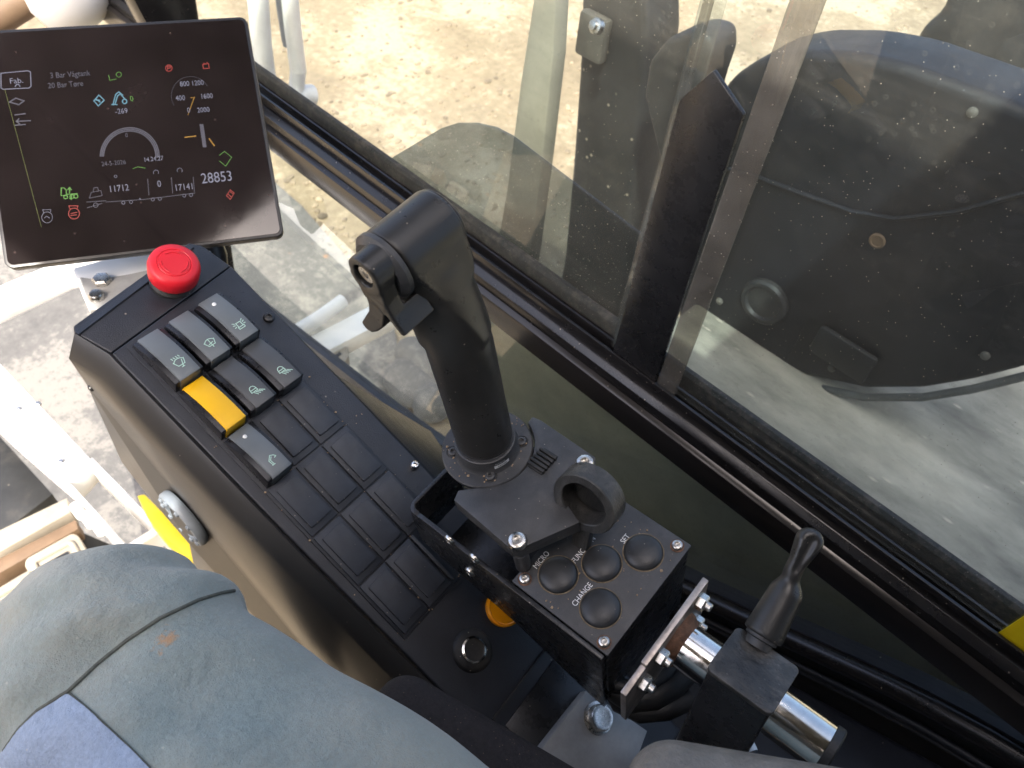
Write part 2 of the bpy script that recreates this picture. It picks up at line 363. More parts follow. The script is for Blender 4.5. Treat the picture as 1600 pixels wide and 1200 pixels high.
def root_of(o):
    while o.parent: o = o.parent
    return o
def link(name, me, mats, parent=None, smooth=True, ang=35):
    o = bpy.data.objects.new(name, me); COL.objects.link(o)
    for m in (mats if isinstance(mats, (list, tuple)) else [mats]): me.materials.append(m)
    if parent is not None:
        o.parent = parent
        me.transform(Matrix.Translation(-Vector(root_of(parent).location)))
    else:
        if len(me.vertices):
            co = np.empty(len(me.vertices)*3); me.vertices.foreach_get('co', co); co = co.reshape(-1, 3)
            base = Vector(((co[:,0].min()+co[:,0].max())/2, (co[:,1].min()+co[:,1].max())/2, co[:,2].min()))
            me.transform(Matrix.Translation(-base)); o.location = base
    if smooth and len(me.polygons):
        me.polygons.foreach_set('use_smooth', [True]*len(me.polygons)); me.set_sharp_from_angle(angle=math.radians(ang))
    me.update(); return o
def thing(name, label, cat, loc, group=None):
    o = bpy.data.objects.new(name, None); COL.objects.link(o); o.location = Vector(loc); o.empty_display_size = .05
    o['label'] = label; o['category'] = cat
    if group: o['group'] = group
    return o
def tag(o, label, cat, group=None):
    o['label'] = label; o['category'] = cat
    if group: o['group'] = group
    return o
def struct(o): o['kind'] = 'structure'; return o

_font_cache = {}
def text_mesh(txt, size):
    """letters as a mesh in their own plane, centred, size in mm (capital height)"""
    cu = bpy.data.curves.new("txt", 'FONT'); cu.body = txt; cu.size = 1; cu.align_x = 'CENTER'; cu.align_y = 'CENTER'; cu.resolution_u = 3
    o = bpy.data.objects.new("txt", cu); COL.objects.link(o)
    dg = bpy.context.evaluated_depsgraph_get(); dg.update()
    me = bpy.data.meshes.new_from_object(o.evaluated_get(dg))
    bpy.data.objects.remove(o); bpy.data.curves.remove(cu)
    V = np.array([v.co[:] for v in me.vertices]).reshape(-1, 3)*size/.73
    P = [list(p.vertices) for p in me.polygons]; bpy.data.meshes.remove(me)
    return V, P
def put_text(mb, txt, size, fn, sx=1.0):
    """fn maps (x mm, y mm) on the lettering plane to a world point"""
    V, P = text_mesh(txt, size); b = bmesh.new()
    vs = [b.verts.new(fn(v[0]*sx, v[1])) for v in V]
    for p in P:
        try: b.faces.new([vs[i] for i in p])
        except ValueError: pass
    mb._take(b)

# ---- signed distance modelling (surface nets) for the soft, blended shapes
def smin(a, b, k):
    h = np.clip(.5+.5*(b-a)/k, 0, 1); return b*(1-h)+a*h-k*h*(1-h)
def smax(a, b, k): return -smin(-a, -b, k)
def capsule(P, a, b, ra, rb):
    a = np.array(a, float); b = np.array(b, float); d = b-a
    t = np.clip(((P-a)@d)/(d@d), 0, 1); return np.linalg.norm(P-a-t[...,None]*d, axis=-1)-(ra+(rb-ra)*t)
def rbox(P, c, h, r):
    q = np.abs(P-np.array(c, float))-np.array(h, float)+r
    return np.linalg.norm(np.maximum(q, 0), axis=-1)+np.minimum(q.max(-1), 0)-r
def cylx(P, ax, c, r, lo, hi, ed=1.0):
    o = [i for i in range(3) if i != ax]
    d = np.sqrt((P[...,o[0]]-c[0])**2+(P[...,o[1]]-c[1])**2)-r
    return smax(d, smax(lo-P[...,ax], P[...,ax]-hi, .01), ed)
def nets(f, lo, hi, h):
    lo = np.array(lo, float); n = np.ceil((np.array(hi, float)-lo)/h).astype(int)+1
    g = np.stack(np.meshgrid(*[lo[i]+h*np.arange(n[i]) for i in range(3)], indexing='ij'), -1)
    v = f(g); ins = v < 0
    cnt = np.zeros(n-1, int); acc = np.zeros((*(n-1), 3))
    offs = [(i, j, k) for i in (0, 1) for j in (0, 1) for k in (0, 1)]
    def sub(A, o): return A[o[0]:n[0]-1+o[0], o[1]:n[1]-1+o[1], o[2]:n[2]-1+o[2]]
    for A in offs:
        for ax in range(3):
            if A[ax]: continue
            B = list(A); B[ax] = 1
            va, vb = sub(v, A), sub(v, B); cr = (va < 0) != (vb < 0)
            t = np.where(cr, va/np.where(cr, va-vb, 1), 0)
            p = np.array(A, float)[None,None,None]+np.zeros((*(n-1), 3)); p[..., ax] += t
            acc += np.where(cr[...,None], p, 0); cnt += cr
    act = cnt > 0; idx = -np.ones(n-1, int); idx[act] = np.arange(act.sum())
    ii = np.argwhere(act); verts = lo+h*(ii+acc[act]/cnt[act][:,None])
    faces = []
    for ax in range(3):
        u, w_ = [(1, 2), (2, 0), (0, 1)][ax]
        s0 = [slice(None)]*3; s1 = [slice(None)]*3; s0[ax] = slice(0, -1); s1[ax] = slice(1, None)
        a, b = ins[tuple(s0)], ins[tuple(s1)]
        e = np.argwhere(a != b)
        e = e[(e[:,u] > 0) & (e[:,w_] > 0) & (e[:,u] < n[u]-1) & (e[:,w_] < n[w_]-1)]
        fl = a[tuple(e.T)]
        def q(du, dw):
            k = e.copy(); k[:,u] += du; k[:,w_] += dw; return idx[tuple(k.T)]
        Q = np.stack([q(-1,-1), q(0,-1), q(0,0), q(-1,0)], 1)
        Q[~fl] = Q[~fl][:, ::-1]; faces.append(Q)
    return verts, np.concatenate(faces)
def sdf_obj(name, F, f, lo, hi, h, mats, parent=None, smooth_it=2):
    V, Q = nets(f, lo, hi, h)
    W = F.o+F.k*(V/1000.0)@F.A
    me = bpy.data.meshes.new(name); me.from_pydata(W.tolist(), [], Q.tolist()); me.update()
    bm = bmesh.new(); bm.from_mesh(me)
    for _ in range(smooth_it): bmesh.ops.smooth_vert(bm, verts=bm.verts, factor=.5, use_axis_x=True, use_axis_y=True, use_axis_z=True)
    bm.to_mesh(me); bm.free()
    return link(name, me, mats, parent, True, 50)

def circ(cx, cy, r, a0=0, a1=360, n=24):
    return [(cx+r*math.cos(math.radians(a0+(a1-a0)*k/n)), cy+r*math.sin(math.radians(a0+(a1-a0)*k/n))) for k in range(n+1)]
def rrect(x0, y0, x1, y1, r, n=6):
    P = []
    for cx, cy, a in ((x1-r, y0+r, -90), (x1-r, y1-r, 0), (x0+r, y1-r, 90), (x0+r, y0+r, 180)):
        P += circ(cx, cy, r, a, a+90, n)
    return P

# ================================================================= SETTING: ground
g = MB(); g.slab([(-400,-400,0),(400,-400,0),(400,400,0),(-400,400,0)], (0,0,-.3)); struct(g.build('sandy_ground', M['sand'], smooth=False))
c_ = MB(); c_.slab([at_z(*q, .02) for q in ((-300,300),(395,255),(470,320),(610,480),(660,760),(-700,1500))], (0,0,-.05)); struct(c_.build('concrete_slab', M['concrete'], smooth=False))

# ================================================================= CAB STRUCTURE
# roof, back wall and an added side panel behind the operator (they shade the cab)
z0 = H*1000
rf = thing('cab_roof', 'pale grey cab roof with an opening added above the operator for sky light, outside the picture', 'roof', (0, 0, H+.65))
b = MB(); b.box(FW, (-600, -120), (-950, 950), (z0+650, z0+740), 15, 3); b.box(FW, (430, 520), (-950, 950), (z0+650, z0+740), 15, 3)  # opening between the roof panels is added to let sky light in
b.box(FW, (-119, 429), (-950, -260), (z0+650, z0+739), 15, 3); b.box(FW, (-119, 429), (360, 950), (z0+650, z0+739), 15, 3); b.build('roof_panel', M['roof'], rf)
b = MB(); b.box(FW, (-560, 520), (-950, -900), (z0-1250, z0+648), 5); b.box(FW, (-600, -562), (-898, 120), (z0-1250, z0+648), 5)  # second box: unseen side panel added to keep sun off the leg
tag(b.build('cab_back_wall', M['roof']), 'grey cab back wall behind the operator, with an added panel shading the left side', 'wall')
b = MB(); b.box(FW, (-560, 440), (-898, 330), (z0-1290, z0-1250), 3)
d_ = MB(); d_.box(FW, (-600, -562), (122, 800), (z0-1250, z0-330), 5)  # unseen door panel added to block bright reflections in the window
tag(d_.build('door_block_panel', M['floor']), 'dark lower door panel added unseen at the operator left to block reflections', 'door')
tag(b.build('cab_floor', M['floor']), 'dark cab floor under the seat and the trousers', 'floor')

# right side window: rail, glass, lower glass, lower trim
Y0, Y1 = -900, 1450
rt = thing('window_rail', 'long black window track running diagonally below the sliding glass', 'window rail', (.47, .2, H-.66))
b = MB(); b.prism(FW, [(446,z0-607),(446,z0-564),(452,z0-558),(494,z0-558),(494,z0-607)], Y0, Y1, .8, 2, 'ac'); b.build('track_base', M['rail'], rt)
b = MB(); b.prism(FW, [(440,z0-608),(445.5,z0-608),(445.5,z0-574),(440,z0-578)], Y0, Y1, .6, 2, 'ac'); b.build('inner_face', M['railbrown'], rt)
for x in (456.5, 469.5): 
    b = MB(); b.prism(FW, [(x-1.6,z0-559),(x-1.6,z0-546),(x+1.6,z0-546),(x+1.6,z0-559)], Y0, Y1, .5, 2, 'ac'); b.build('track_ridge', M['rail'], rt)
b = MB(); b.prism(FW, [(480,z0-559),(480,z0-540),(483,z0-536),(488,z0-536),(491,z0-540),(491,z0-559)], Y0, Y1, .6, 2, 'ac'); b.build('rubber_seal', M['sealdirt'], rt)

def pane(x0, x1, poly, bev=.8):
    b = MB(); b.prism(FW, poly, x0, x1, bev, 2, 'bc'); return b
yz = lambda px, py, x=.47: tuple(at_x(px, py, x)[1:]*1000)
wf = thing('front_window_pane', 'clear dusty front pane of the sliding side window behind the grip', 'window pane', (.485, .6, H-.6))
pane(474, 477, rrect(250, z0-548, 1400, z0+640, 4)).build('glass_sheet', M['glass'], wf)
wr = thing('rear_window_pane', 'dusty rear pane of the sliding side window, right of the black strip', 'window pane', (.466, -.3, H-.6))
pane(462.5, 465.5, rrect(-880, z0-548, 262, z0+640, 4)).build('glass_sheet', M['glass2'], wr)
ms = thing('window_mullion', 'black upright strip where the two sliding window panes overlap', 'window strip', (.475, .23, H-.6))
MT = z0-250
b = MB(); b.prism(FW, [(203,z0-546),(255,z0-546),(255,MT-30),(236,MT),(205,MT-18)], 457.5, 462.1, 1, 2, 'bc'); b.build('seal_strip', M['blackmetal'], ms)
b = MB(); b.prism(FW, [(180,z0-546),(201,z0-546),(201,z0+600),(180,z0+600)], 457.5, 462.1, 1.5, 2, 'bc'); b.build('edge_strip', M['strip'], ms)
b = MB(); b.prism(FW, [(257,z0-546),(262,z0-546),(262,z0+600),(257,z0+600)], 466, 473.5, 1, 2, 'bc'); b.build('edge_strip', M['strip'], ms)

# lower fixed glass below the rail: its bottom edge climbs towards the rear
P1, P2, P3 = yz(690,690), yz(1060,890), yz(1600,1130)
low = [(1440, z0-610), (-890, z0-610), (-890, P3[1]+2), P3, P2, P1, (1440, P1[1]-140)]
low[1] = (-300, z0-610); low = [low[0], (P3[0]-40, z0-610), (P3[0]-20, P3[1]), P2, P1, (1440, P1[1]-140)]
lg = thing('lower_window_pane', 'dark green tinted lower window pane below the black rail', 'window pane', (.47, .3, H-1.1))
pane(470, 475, low, .5).build('glass_sheet', M['lowglass'], lg)
mt_ = MB()
put_text(mt_, 'MADE IN FINLAND', 6.5, lambda x, y: (lambda q: np.array([.4695, q[0]/1000, q[1]/1000]))((yz(1566,1085)[0]+x, yz(1566,1085)[1]+y)))
mt_.build('printed_text', M['rubber'], lg)

# trim under the lower glass: black sill with moulded ridges
def zlow(y):
    ys = np.linspace(y-90, y+90, 13)
    return float(np.mean(np.interp(-ys, [-1440, -P1[0], -P2[0], -P3[0], 880], [P1[1]-142, P1[1], P2[1], P3[1], P3[1]+40])))
tr = thing('side_trim', 'black ridged cab side trim below the tinted lower pane', 'trim', (.46, .2, H-1.25))
b = MB()
prof = [P1, P2, P3]
edge = [(y, zlow(y)-2) for y in np.linspace(1440, -880, 60)]
b.prism(FW, edge + [(-880, z0-1300), (1440, z0-1300)], 462, 479, 0, 2, 'bc'); b.build('trim_panel', M['panel'], tr)
for k, (dx, dz, r) in enumerate(((458, -16, 11), (458, -60, 4), (458, -70, 3))):
    pts = []
    for t in np.linspace(0, 1, 40):
        y = 560-1400*t
        zz = zlow(y)
        pts.append(np.array([dx, y, zz+dz])/1000)
    b = MB(); b.tube(pts, r/1000, 14); b.build('ridge', M['rail' if k < 1 else 'panel'], tr)
b = MB(); b.prism(FW, [(600,z0-1300),(600,P1[1]-40),(P1[0],P1[1]-70),(P2[0],P2[1]-80),(P3[0],P3[1]-100),(-880,P3[1]-60),(-880,z0-1300)], 300, 455, 12, 3, 'bc'); b.build('lower_shelf', M['panel'], tr)
# the yellow sticker on the glass at the right
st = MB(); st.slab([at_x(*q, .4622) for q in ((1556,991),(1600,962),(1680,910),(1680,1075),(1600,1022))], (-.001,0,0))
tag(st.build('yellow_sticker', M['yellowpaint'], smooth=False), 'bright yellow sticker low on the rear window glass', 'sticker')

# added rounded sheet outside the front pane; its tint darkens the sand behind
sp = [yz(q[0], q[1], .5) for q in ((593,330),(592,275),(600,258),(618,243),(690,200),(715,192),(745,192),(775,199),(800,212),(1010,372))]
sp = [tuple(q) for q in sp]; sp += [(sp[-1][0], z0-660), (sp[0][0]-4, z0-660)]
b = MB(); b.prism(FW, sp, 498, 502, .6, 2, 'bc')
tag(b.build('grey_tint_sheet', M['smoke']), 'added grey-tinted sheet with rounded corners, darkening the sand beyond the front pane', 'overlay')

# ================================================================= OUTSIDE, RIGHT OF THE CAB
dk = thing('machine_deck', 'dusty light grey machine deck just below the side window', 'machine deck', (.9, -.3, H-.95))
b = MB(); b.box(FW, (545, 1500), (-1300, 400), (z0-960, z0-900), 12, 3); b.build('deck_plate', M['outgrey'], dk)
b = MB(); b.box(FW, (540, 575), (-1300, 395), (z0-855, z0-790), 12, 3); b.build('deck_ledge', M['outdark2'], dk)
b = MB(); b.box(FW, (579, 690), (-1300, 398), (z0-898, z0-800), 16, 3); b.build('sunlit_edge', M['sunlitedge'], dk)
b = MB(); b.prism(FW, [(560,z0-899),(560,z0-860),(640,z0-830),(720,z0-860),(720,z0-899)], -1300, 395, 8, 3, 'ac'); b.build('deck_ridge', M['outgrey'], dk)
b = MB(); b.box(FW, (522, 535), (-1300, 490), (z0-1900, z0-602), 3, 2); b.build('side_skirt', M['olive'], dk)
b = MB(); b.box(FW, (560, 1480), (-1290, 385), (z0-1900, z0-962), 12, 3); b.build('side_box', M['olive'], dk)

hd = thing('dark_round_panel', 'large dark rounded panel with a grey rim, seen through the rear pane', 'engine hood', (1.1, .1, H-.9))
hp = [(1056,500),(1075,340),(1098,215),(1112,165),(1140,122),(1185,92),(1240,80),(1330,83),(1410,100),(1600,170),(1900,300),(1950,470),(1700,545),(1600,577),(1520,597),(1440,610),(1350,610),(1260,590),(1180,562),(1110,535)]
hq = [yz(*q, .95) for q in hp]
b = MB(); b.prism(FW, hq, 950, 1060, 14, 4, 'bc'); b.build('panel_shell', M['hood'], hd)  # solid dark rounded shape filling much of the rear pane
rim = [at_x(*q, .952) for q in ((1050,520),(1110,546),(1180,573),(1260,601),(1350,621),(1440,621),(1520,608),(1600,588),(1700,556))]
b = MB(); b.tube(rim, .006, 10); b.build('rim', M['hoodrim'], hd)
rim2 = [at_x(*q, .948) for q in ((1112,258),(1180,275),(1260,305),(1330,330),(1400,342),(1500,330),(1640,290))]
b = MB(); b.tube(rim2, .0035, 8); b.build('reflected_line', M['hood'], hd)
cp_ = at_x(1196, 470, .95); b = MB(); b.lathe(FW, tuple(cp_*1000), (-1,0,0), [(40,0),(40,7),(36,11),(30,11),(27,6),(0,6)], 40); b.build('reflected_disc', M['outdark'], hd)  # disc, block and line are added as shapes for reflected cab silhouettes
b = MB(); b.box(FW, (938, 950), (cp_[1]*1000-190, cp_[1]*1000-95), (cp_[2]*1000-30, cp_[2]*1000+25), 6, 2); b.build('reflected_block', M['outdark'], hd)
for q in ((1130,170),(1125,470),(1300,575),(1540,555),(1520,175)):
    c_ = at_x(*q, .95); b = MB(); b.lathe(FW, tuple(c_*1000), (-1,0,0), [(6,0),(6,3),(4,4.5),(0,5)], 16); b.build('panel_bolt', M['outdark2'], hd)
pc = at_x(1371, 376, .95)
b = MB(); b.lathe(FW, tuple(pc*1000+np.array([2,0,0])), (-1,0,0), [(11,0),(11,3.5),(9.5,5),(8,5),(7.5,4),(0,4)], 28); b.build('plug', M['tan'], hd)

# posts outside
mp = thing('mirror_bracket', 'dark mirror bracket post with a clamp outside the front pane', 'mirror bracket', (.8, .5, 0.9))
b = MB(); b.prism(FW, [yz(*q, .90) for q in ((908,-90),(1004,-90),(1010,60),(996,220),(975,420),(962,520),(868,470),(880,400),(893,250),(903,100))], 900, 985, 12, 3, 'bc'); b.build('post', M['outdark'], mp)
b = MB(); b.box(FW, tuple(sorted((at_x(930,60,.88)[0]*1000, 899))), tuple(sorted((at_x(905,60,.89)[1]*1000, at_x(955,30,.89)[1]*1000))), tuple(sorted((at_x(930,95,.89)[2]*1000, at_x(930,20,.89)[2]*1000))), 6, 2); b.build('clamp', M['outdark2'], mp)
b = MB(); b.lathe(FW, tuple(at_x(936,42,.82)*1000), (-1,.2,.4), [(10,0),(10,8),(6,9),(6,14),(0,15)], 20); b.build('bolt', M['zinc'], mp)
b = MB(); b.prism(FW, [yz(*q, .80) for q in ((846,-90),(872,-90),(864,90),(846,260),(826,420),(776,385),(792,290),(812,130))], 800, 830, 5, 2, 'bc')
tag(b.build('grey_post', M['olive']), 'grey upright post left of the dark mirror bracket', 'post')
mh = MB(); hm = [yz(*q, .8) for q in ((1003,150),(1012,95),(1040,60),(1080,46),(1110,56),(1112,90),(1096,140),(1070,260),(1040,300))]
mh.prism(FW, hm, 800, 860, 10, 3, 'bc')
tag(mh.build('side_mirror', M['outdark']), 'dark rounded mirror housing beside the top of the black strip', 'mirror')
# added dark block shaped like the driver's reflected outline, farther back at right
b = MB(); bp = [yz(*q, 1.45) for q in ((1405,110),(1440,40),(1470,20),(1490,-60),(1900,-100),(1900,500),(1400,500))]
b.prism(FW, bp, 1450, 1900, 20, 3, 'bc')
tag(b.build('reflected_figure', M['outdark']), 'added dark block for the reflected driver outline behind the dark panel', 'machine body')

# ================================================================= OUTSIDE, IN FRONT (seen low at the left and through the lower pane)
ZB = 1.0
def beam(px, z, th, mat, name, label, cat, grp=None, bev=2):
    b = MB(); b.slab([at_z(*q, z) for q in px], (0,0,-th), bev, 2); o = b.build(name, mat); tag(o, label, cat, grp); return o
fr = thing('white_steel_frame', 'broad white steel frame crossing the ground at lower left', 'steel frame', at_z(120, 740, ZB-.1))  # white steel frame of the machine, low at the left
b = MB(); b.slab([at_z(*q, ZB) for q in ((-60,505),(0,568),(141,716),(102,757),(0,668),(-60,610))], (0,0,-.09), 6, 2); b.build('wide_beam', M['whitepaint'], fr)
for q in ((30,640),(96,722),(60,632)):
    p_ = at_z(*q, ZB); b = MB(); b.lathe(FW, tuple(p_*1000), (0,0,1), [(9,0),(9,4),(6,7),(0,7.5)], 6); b.build('bolt', M['zinc'], fr)
for q in ((118,792),(134,806),(150,818)):
    p_ = at_z(*q, ZB); b = MB(); b.lathe(FW, tuple(p_*1000), (0,0,1), [(12,-40),(12,4),(8,9),(0,10)], 14); b.build('hinge_pin', M['whitepaint'], fr)
b = MB(); b.slab([at_z(*q, ZB) for q in ((143,714),(250,822),(262,850),(248,832),(139,726))], (0,0,-.09), 2, 1); b.build('thin_bar', M['whitepaint'], fr)
b = MB(); b.slab([at_z(*q, ZB) for q in ((101,752),(112,757),(208,862),(190,864))], (0,0,-.09), 2, 1); b.build('thin_bar', M['whitepaint'], fr)
b = MB(); b.slab([at_z(*q, ZB) for q in ((196,852),(243,822),(252,830),(205,860))], (0,0,-.06), 2, 1); b.build('cross_bar', M['whitepaint'], fr)
beam([(-80,440),(0,447),(92,408),(200,380),(200,395),(100,420),(0,466),(-80,500)], ZB, .08, M['whitepaint'], 'white_beam', 'white beam end showing just below the monitor', 'steel beam')
beam([(-60,650),(0,682),(82,772),(0,835),(-60,870)], ZB-.2, .2, M['outdark'], 'dark_recess_panel', 'black panel lying under the white frame at far left', 'panel')
beam([(-60,845),(0,828),(104,778),(110,800),(0,862),(-60,890)], ZB-.02, .06, M['cream'], 'cream_crossbeam', 'cream crossbeam with a grey end below the black panel', 'steel beam')
beam([(-60,900),(0,872),(118,812),(122,826),(0,895),(-60,925)], ZB-.03, .05, M['tan'], 'tan_strip', 'tan strip running beside the cream crossbeam', 'strip')
beam([(-60,930),(0,900),(120,828),(200,862),(160,900),(0,1010),(-60,1040)], ZB-.1, .05, M['outdark'], 'dark_tread', 'dark step tread under the two cream pads', 'step')
for cx, cy, rot_, lab in ((88,874,-29,'cream slotted pad lying nearest the trouser knee'), (22,932,-31,'cream slotted pad cut by the left picture edge')):
    t = thing('step_pad', lab, 'step pad', at_z(cx, cy, ZB-.02), 'cream slotted pads on the dark tread')
    def rp(x0, y0, x1, y1, r):
        c, s = math.cos(math.radians(rot_)), math.sin(math.radians(rot_))
        return [(cx+u*c-v*s, cy+u*s+v*c) for u, v in rrect(x0, y0, x1, y1, r, 5)]
    b = MB(); b.slab([at_z(*q, ZB-.02) for q in rp(-48,-24,48,24,12)], (0,0,-.03), 5, 2); b.build('pad_base', M['cream'], t)
    o_, i_ = rp(-34,-13,34,13,7), None
    b = MB(); b.tube([at_z(*q, ZB-.018) for q in o_], .006, 8, True); b.build('raised_lip', M['cream'], t)
    b = MB(); b.slab([at_z(*q, ZB-.017) for q in rp(-22,-3,22,3,2.5)], (0,0,-.002), 0); b.build('slot', M['outdark'], t)
b = MB(); b.slab([at_z(*q, ZB+.05) for q in ((214,774),(226,772),(300,846),(325,880),(292,868),(254,838),(230,808))], (0,0,-.05), 3, 2)
tag(b.build('yellow_bracket', M['yellowpaint']), 'yellow bracket showing between the console side and the knee', 'bracket')

# white ladder frame beyond the monitor's right edge
lf = thing('white_ladder', 'overexposed white ladder frame outside, right of the monitor', 'ladder', at_z(450, 200, 1.1))
zl = 1.0
def P_(px, py, y): return at(px, py, (0, y, 0), (0,1,0))
b = MB(); b.tube([P_(*q, 1.5) for q in ((398,-60),(408,60),(420,150),(440,176))], .022, 14); b.build('upright', M['whitepaint'], lf)
b = MB(); b.tube([P_(*q, 1.5) for q in ((447,-60),(457,40),(466,110),(462,150),(450,185))], .019, 14); b.build('upright', M['whitepaint'], lf)
b = MB(); b.tube([P_(*q, 1.5) for q in ((395,150),(425,165),(460,150),(488,148))], .024, 14); b.build('rung', M['whitepaint'], lf)
b = MB(); b.tube([P_(*q, 1.48) for q in ((462,160),(470,190),(480,206))], [.032, .036, .026], 14); b.build('foot', M['whitepaint'], lf)
b = MB(); b.tube([P_(*q, 1.52) for q in ((436,-20),(448,62),(450,70))], .012, 10); b.build('grey_insert', M['greyknob'], lf)
b = MB(); b.tube([P_(*q, 1.3) for q in ((380,178),(420,166),(425,190),(400,196))], .02, 12); b.build('lower_rung', M['whitepaint'], lf)

# things seen through the lower pane under the joystick head
lp = thing('white_walkway', 'white walkway edge seen through the lower pane below the grip head', 'walkway', at_z(540, 560, .9))
b = MB(); b.slab([at_z(*q, .9) for q in ((440,548),(600,466),(650,450),(650,470),(610,497),(470,570))], (0,0,-.06), 5, 2); b.build('white_beam', M['whitepaint'], lp)
b = MB(); b.tube([at_z(*q, .93) for q in ((448,528),(500,496),(536,470))], .022, 12); b.build('round_bar', M['whitepaint'], lp)
t = thing('step_pad', 'cream slotted pad seen through the lower pane below the white bar', 'step pad', at_z(540, 552, .9), 'cream slotted pads on the dark tread')
b = MB(); b.slab([at_z(*q, .88) for q in ((500,556),(530,536),(543,540),(545,556),(535,570),(512,578))], (0,0,-.04), 5, 2); b.build('pad_base', M['cream'], t)
b = MB(); b.slab([at_z(*q, .882) for q in ((515,560),(531,549),(534,553),(519,565))], (0,0,-.003), 0); b.build('slot', M['outdark'], t)
def rock(cx, cy, z, rad, seed):
    random.seed(seed); bm = bmesh.new(); bmesh.ops.create_icosphere(bm, subdivisions=3, radius=rad)
    o = at_z(cx, cy, z); sx, sy, sz = [random.uniform(.7, 1.3) for _ in range(3)]; ph = random.random()*9
    for v in bm.verts:
        p = v.co; k = 1+.16*math.sin(p.x*23/rad*.1+ph)+.14*math.sin(p.y*31/rad*.1+2*ph)+random.uniform(-.03, .03)
        v.co = Vector((p.x*sx*k, p.y*sy*k, p.z*.6*sz*k))+Vector(o)
    mb = MB(); mb._take(bm); return mb
for k, (cx, cy, r_, lab) in enumerate(((640,600,.13,'rough grey boulder seen beside the grip shaft'), (672,625,.12,'smooth dark grey stone lowest beside the grip shaft'), (668,565,.11,'pale flat stone above the grey boulder by the shaft'))):
    tag(rock(cx, cy, .06, r_, k+3).build('stone', M['concrete']), lab, 'stone', 'stones seen through the lower pane')

# black pillar and white lamp at the top left, behind the monitor
b = MB(); b.prism(FW, [tuple(at(q[0],q[1],(0,.95,0),(0,1,0))[[0,2]]*1000) for q in ((176,-60),(300,-60),(318,60),(370,430),(330,430),(240,60))], 950, 990, 6, 2, 'ac')
tag(b.build('front_pillar', M['rail']), 'black front cab pillar rising behind the monitor', 'pillar')
b = MB(); po = at(112, -14, (0,1.3,0), (0,1,0))
b.lathe(FW, tuple(po*1000), (.15,-.55,-.8), [(0,-70),(40,-62),(62,-30),(68,0),(60,28),(40,46),(0,54)], 32)
tag(b.build('work_lamp', M['whitepaint']), 'white rounded work lamp above the monitor', 'lamp')
b = MB(); b.tube([at(*q, (0,1.6,0), (0,1,0)) for q in ((-60,52),(0,24),(70,-20))], .03, 12)
tag(b.build('tan_hose', M['tan']), 'tan hose at the top left corner beyond the monitor', 'hose')

# ================================================================= SWITCH CONSOLE
con = thing('switch_console', 'long black switch console with rockers and blank plates beside the knee', 'console', FP.p(45, -200, -500))
b = MB()
b.prism(FP, [(-11,3),(98,14),(98,-215),(101,-470),(-3,-470),(-9,-200)], -9, 0, 1.5, 3); b.build('switch_panel', M['panel'], con)
# forward plate with the stop button, tipped a little flatter
_q0, _q1 = FP.p(-11, 3.5, 0), FP.p(98, 14.5, 0)
def fwd(a, t):   # along the fold (mm from left), forward distance
    d = unit(_q1-_q0); up = FP.A[2]; fdir = unit(np.cross(up, d)); fdir = unit(fdir*math.cos(math.radians(17))+np.array([0,0,1.])*math.sin(math.radians(2)) - up*math.sin(math.radians(12)))
    return _q0+d*a*KP/1000+fdir*t*KP/1000
b = MB(); b.slab([fwd(0,0), fwd(109,0), fwd(109,26), fwd(104,36), fwd(-1,33), fwd(-4,29)], -FP.A[2]*.009, 1.2, 3); b.build('forward_plate', M['panel'], con)
# near side: chamfer and drop, with the sloping front end
L0 = FP.p(-12.5, -2, -1); 
def dn(a, bq, dx, dz): return FP.p(a, bq, -1)+np.array([dx, 0, dz])
b = MB()
topline = [fwd(-4.5,28), fwd(-1.8,0), FP.p(-11.8,-200,-1), FP.p(-6,-470,-1)]
ch = [p+np.array([-.012,-.004,-.016]) for p in topline]
xs_ = ch[0][0]+.002
bmx = bmesh.new()
rows = [[bmx.verts.new(p) for p in r_] for r_ in (topline, ch)]
for k in range(3): bmx.faces.new((rows[0][k], rows[0][k+1], rows[1][k+1], rows[1][k]))
def sx_(px, py): return at(px, py, (xs_, 0, 0), unit([1, -.04, 0]))
low_ = [ch[3]+np.array([0,0,-.4]), sx_(330,1020), sx_(296,850), sx_(232,776), sx_(190,722), sx_(136,602)]
fv = [bmx.verts.new(p) for p in low_]
bmx.faces.new(rows[1]+fv)
bmesh.ops.recalc_face_normals(bmx, faces=bmx.faces)
bmesh.ops.solidify(bmx, geom=list(bmx.faces), thickness=.003)
b._take(bmx); side_o = b.build('side_panel', M['sidepanel'], con, True, 60)
# front face and far face
b = MB(); b.slab([fwd(-3,30), fwd(104,35), fwd(104,35)+np.array([0,-.06,-.18]), fwd(4,30)+np.array([.035,-.04,-.14])], (0,-.006,0), 0); b.build('front_panel', M['panel'], con)
b = MB(); b.slab([fwd(108,30), FP.p(98.5,14,-2), FP.p(98.5,-215,-2), FP.p(101.5,-470,-2), FP.p(101.5,-470,-2)+np.array([0,0,-.4]), FP.p(98.5,0,-2)+np.array([0,0,-.4])], (-.006,0,0), 0); b.build('far_panel', M['panel'], con)
# sloping ledge to the right of the panel
b = MB(); b.slab([FP.p(99.5,-95,-4), FP.p(99.5,-300,-4), at_x(1010,870,.42), at_x(700,715,.42), at_x(672,672,.42)], (0,0,-.02), 2, 2); b.build('side_ledge', M['panel'], con)

PA, PB = 25.0, 45.1
def rc(i, j): return PA*(i+.5), -PB*(j+.5)
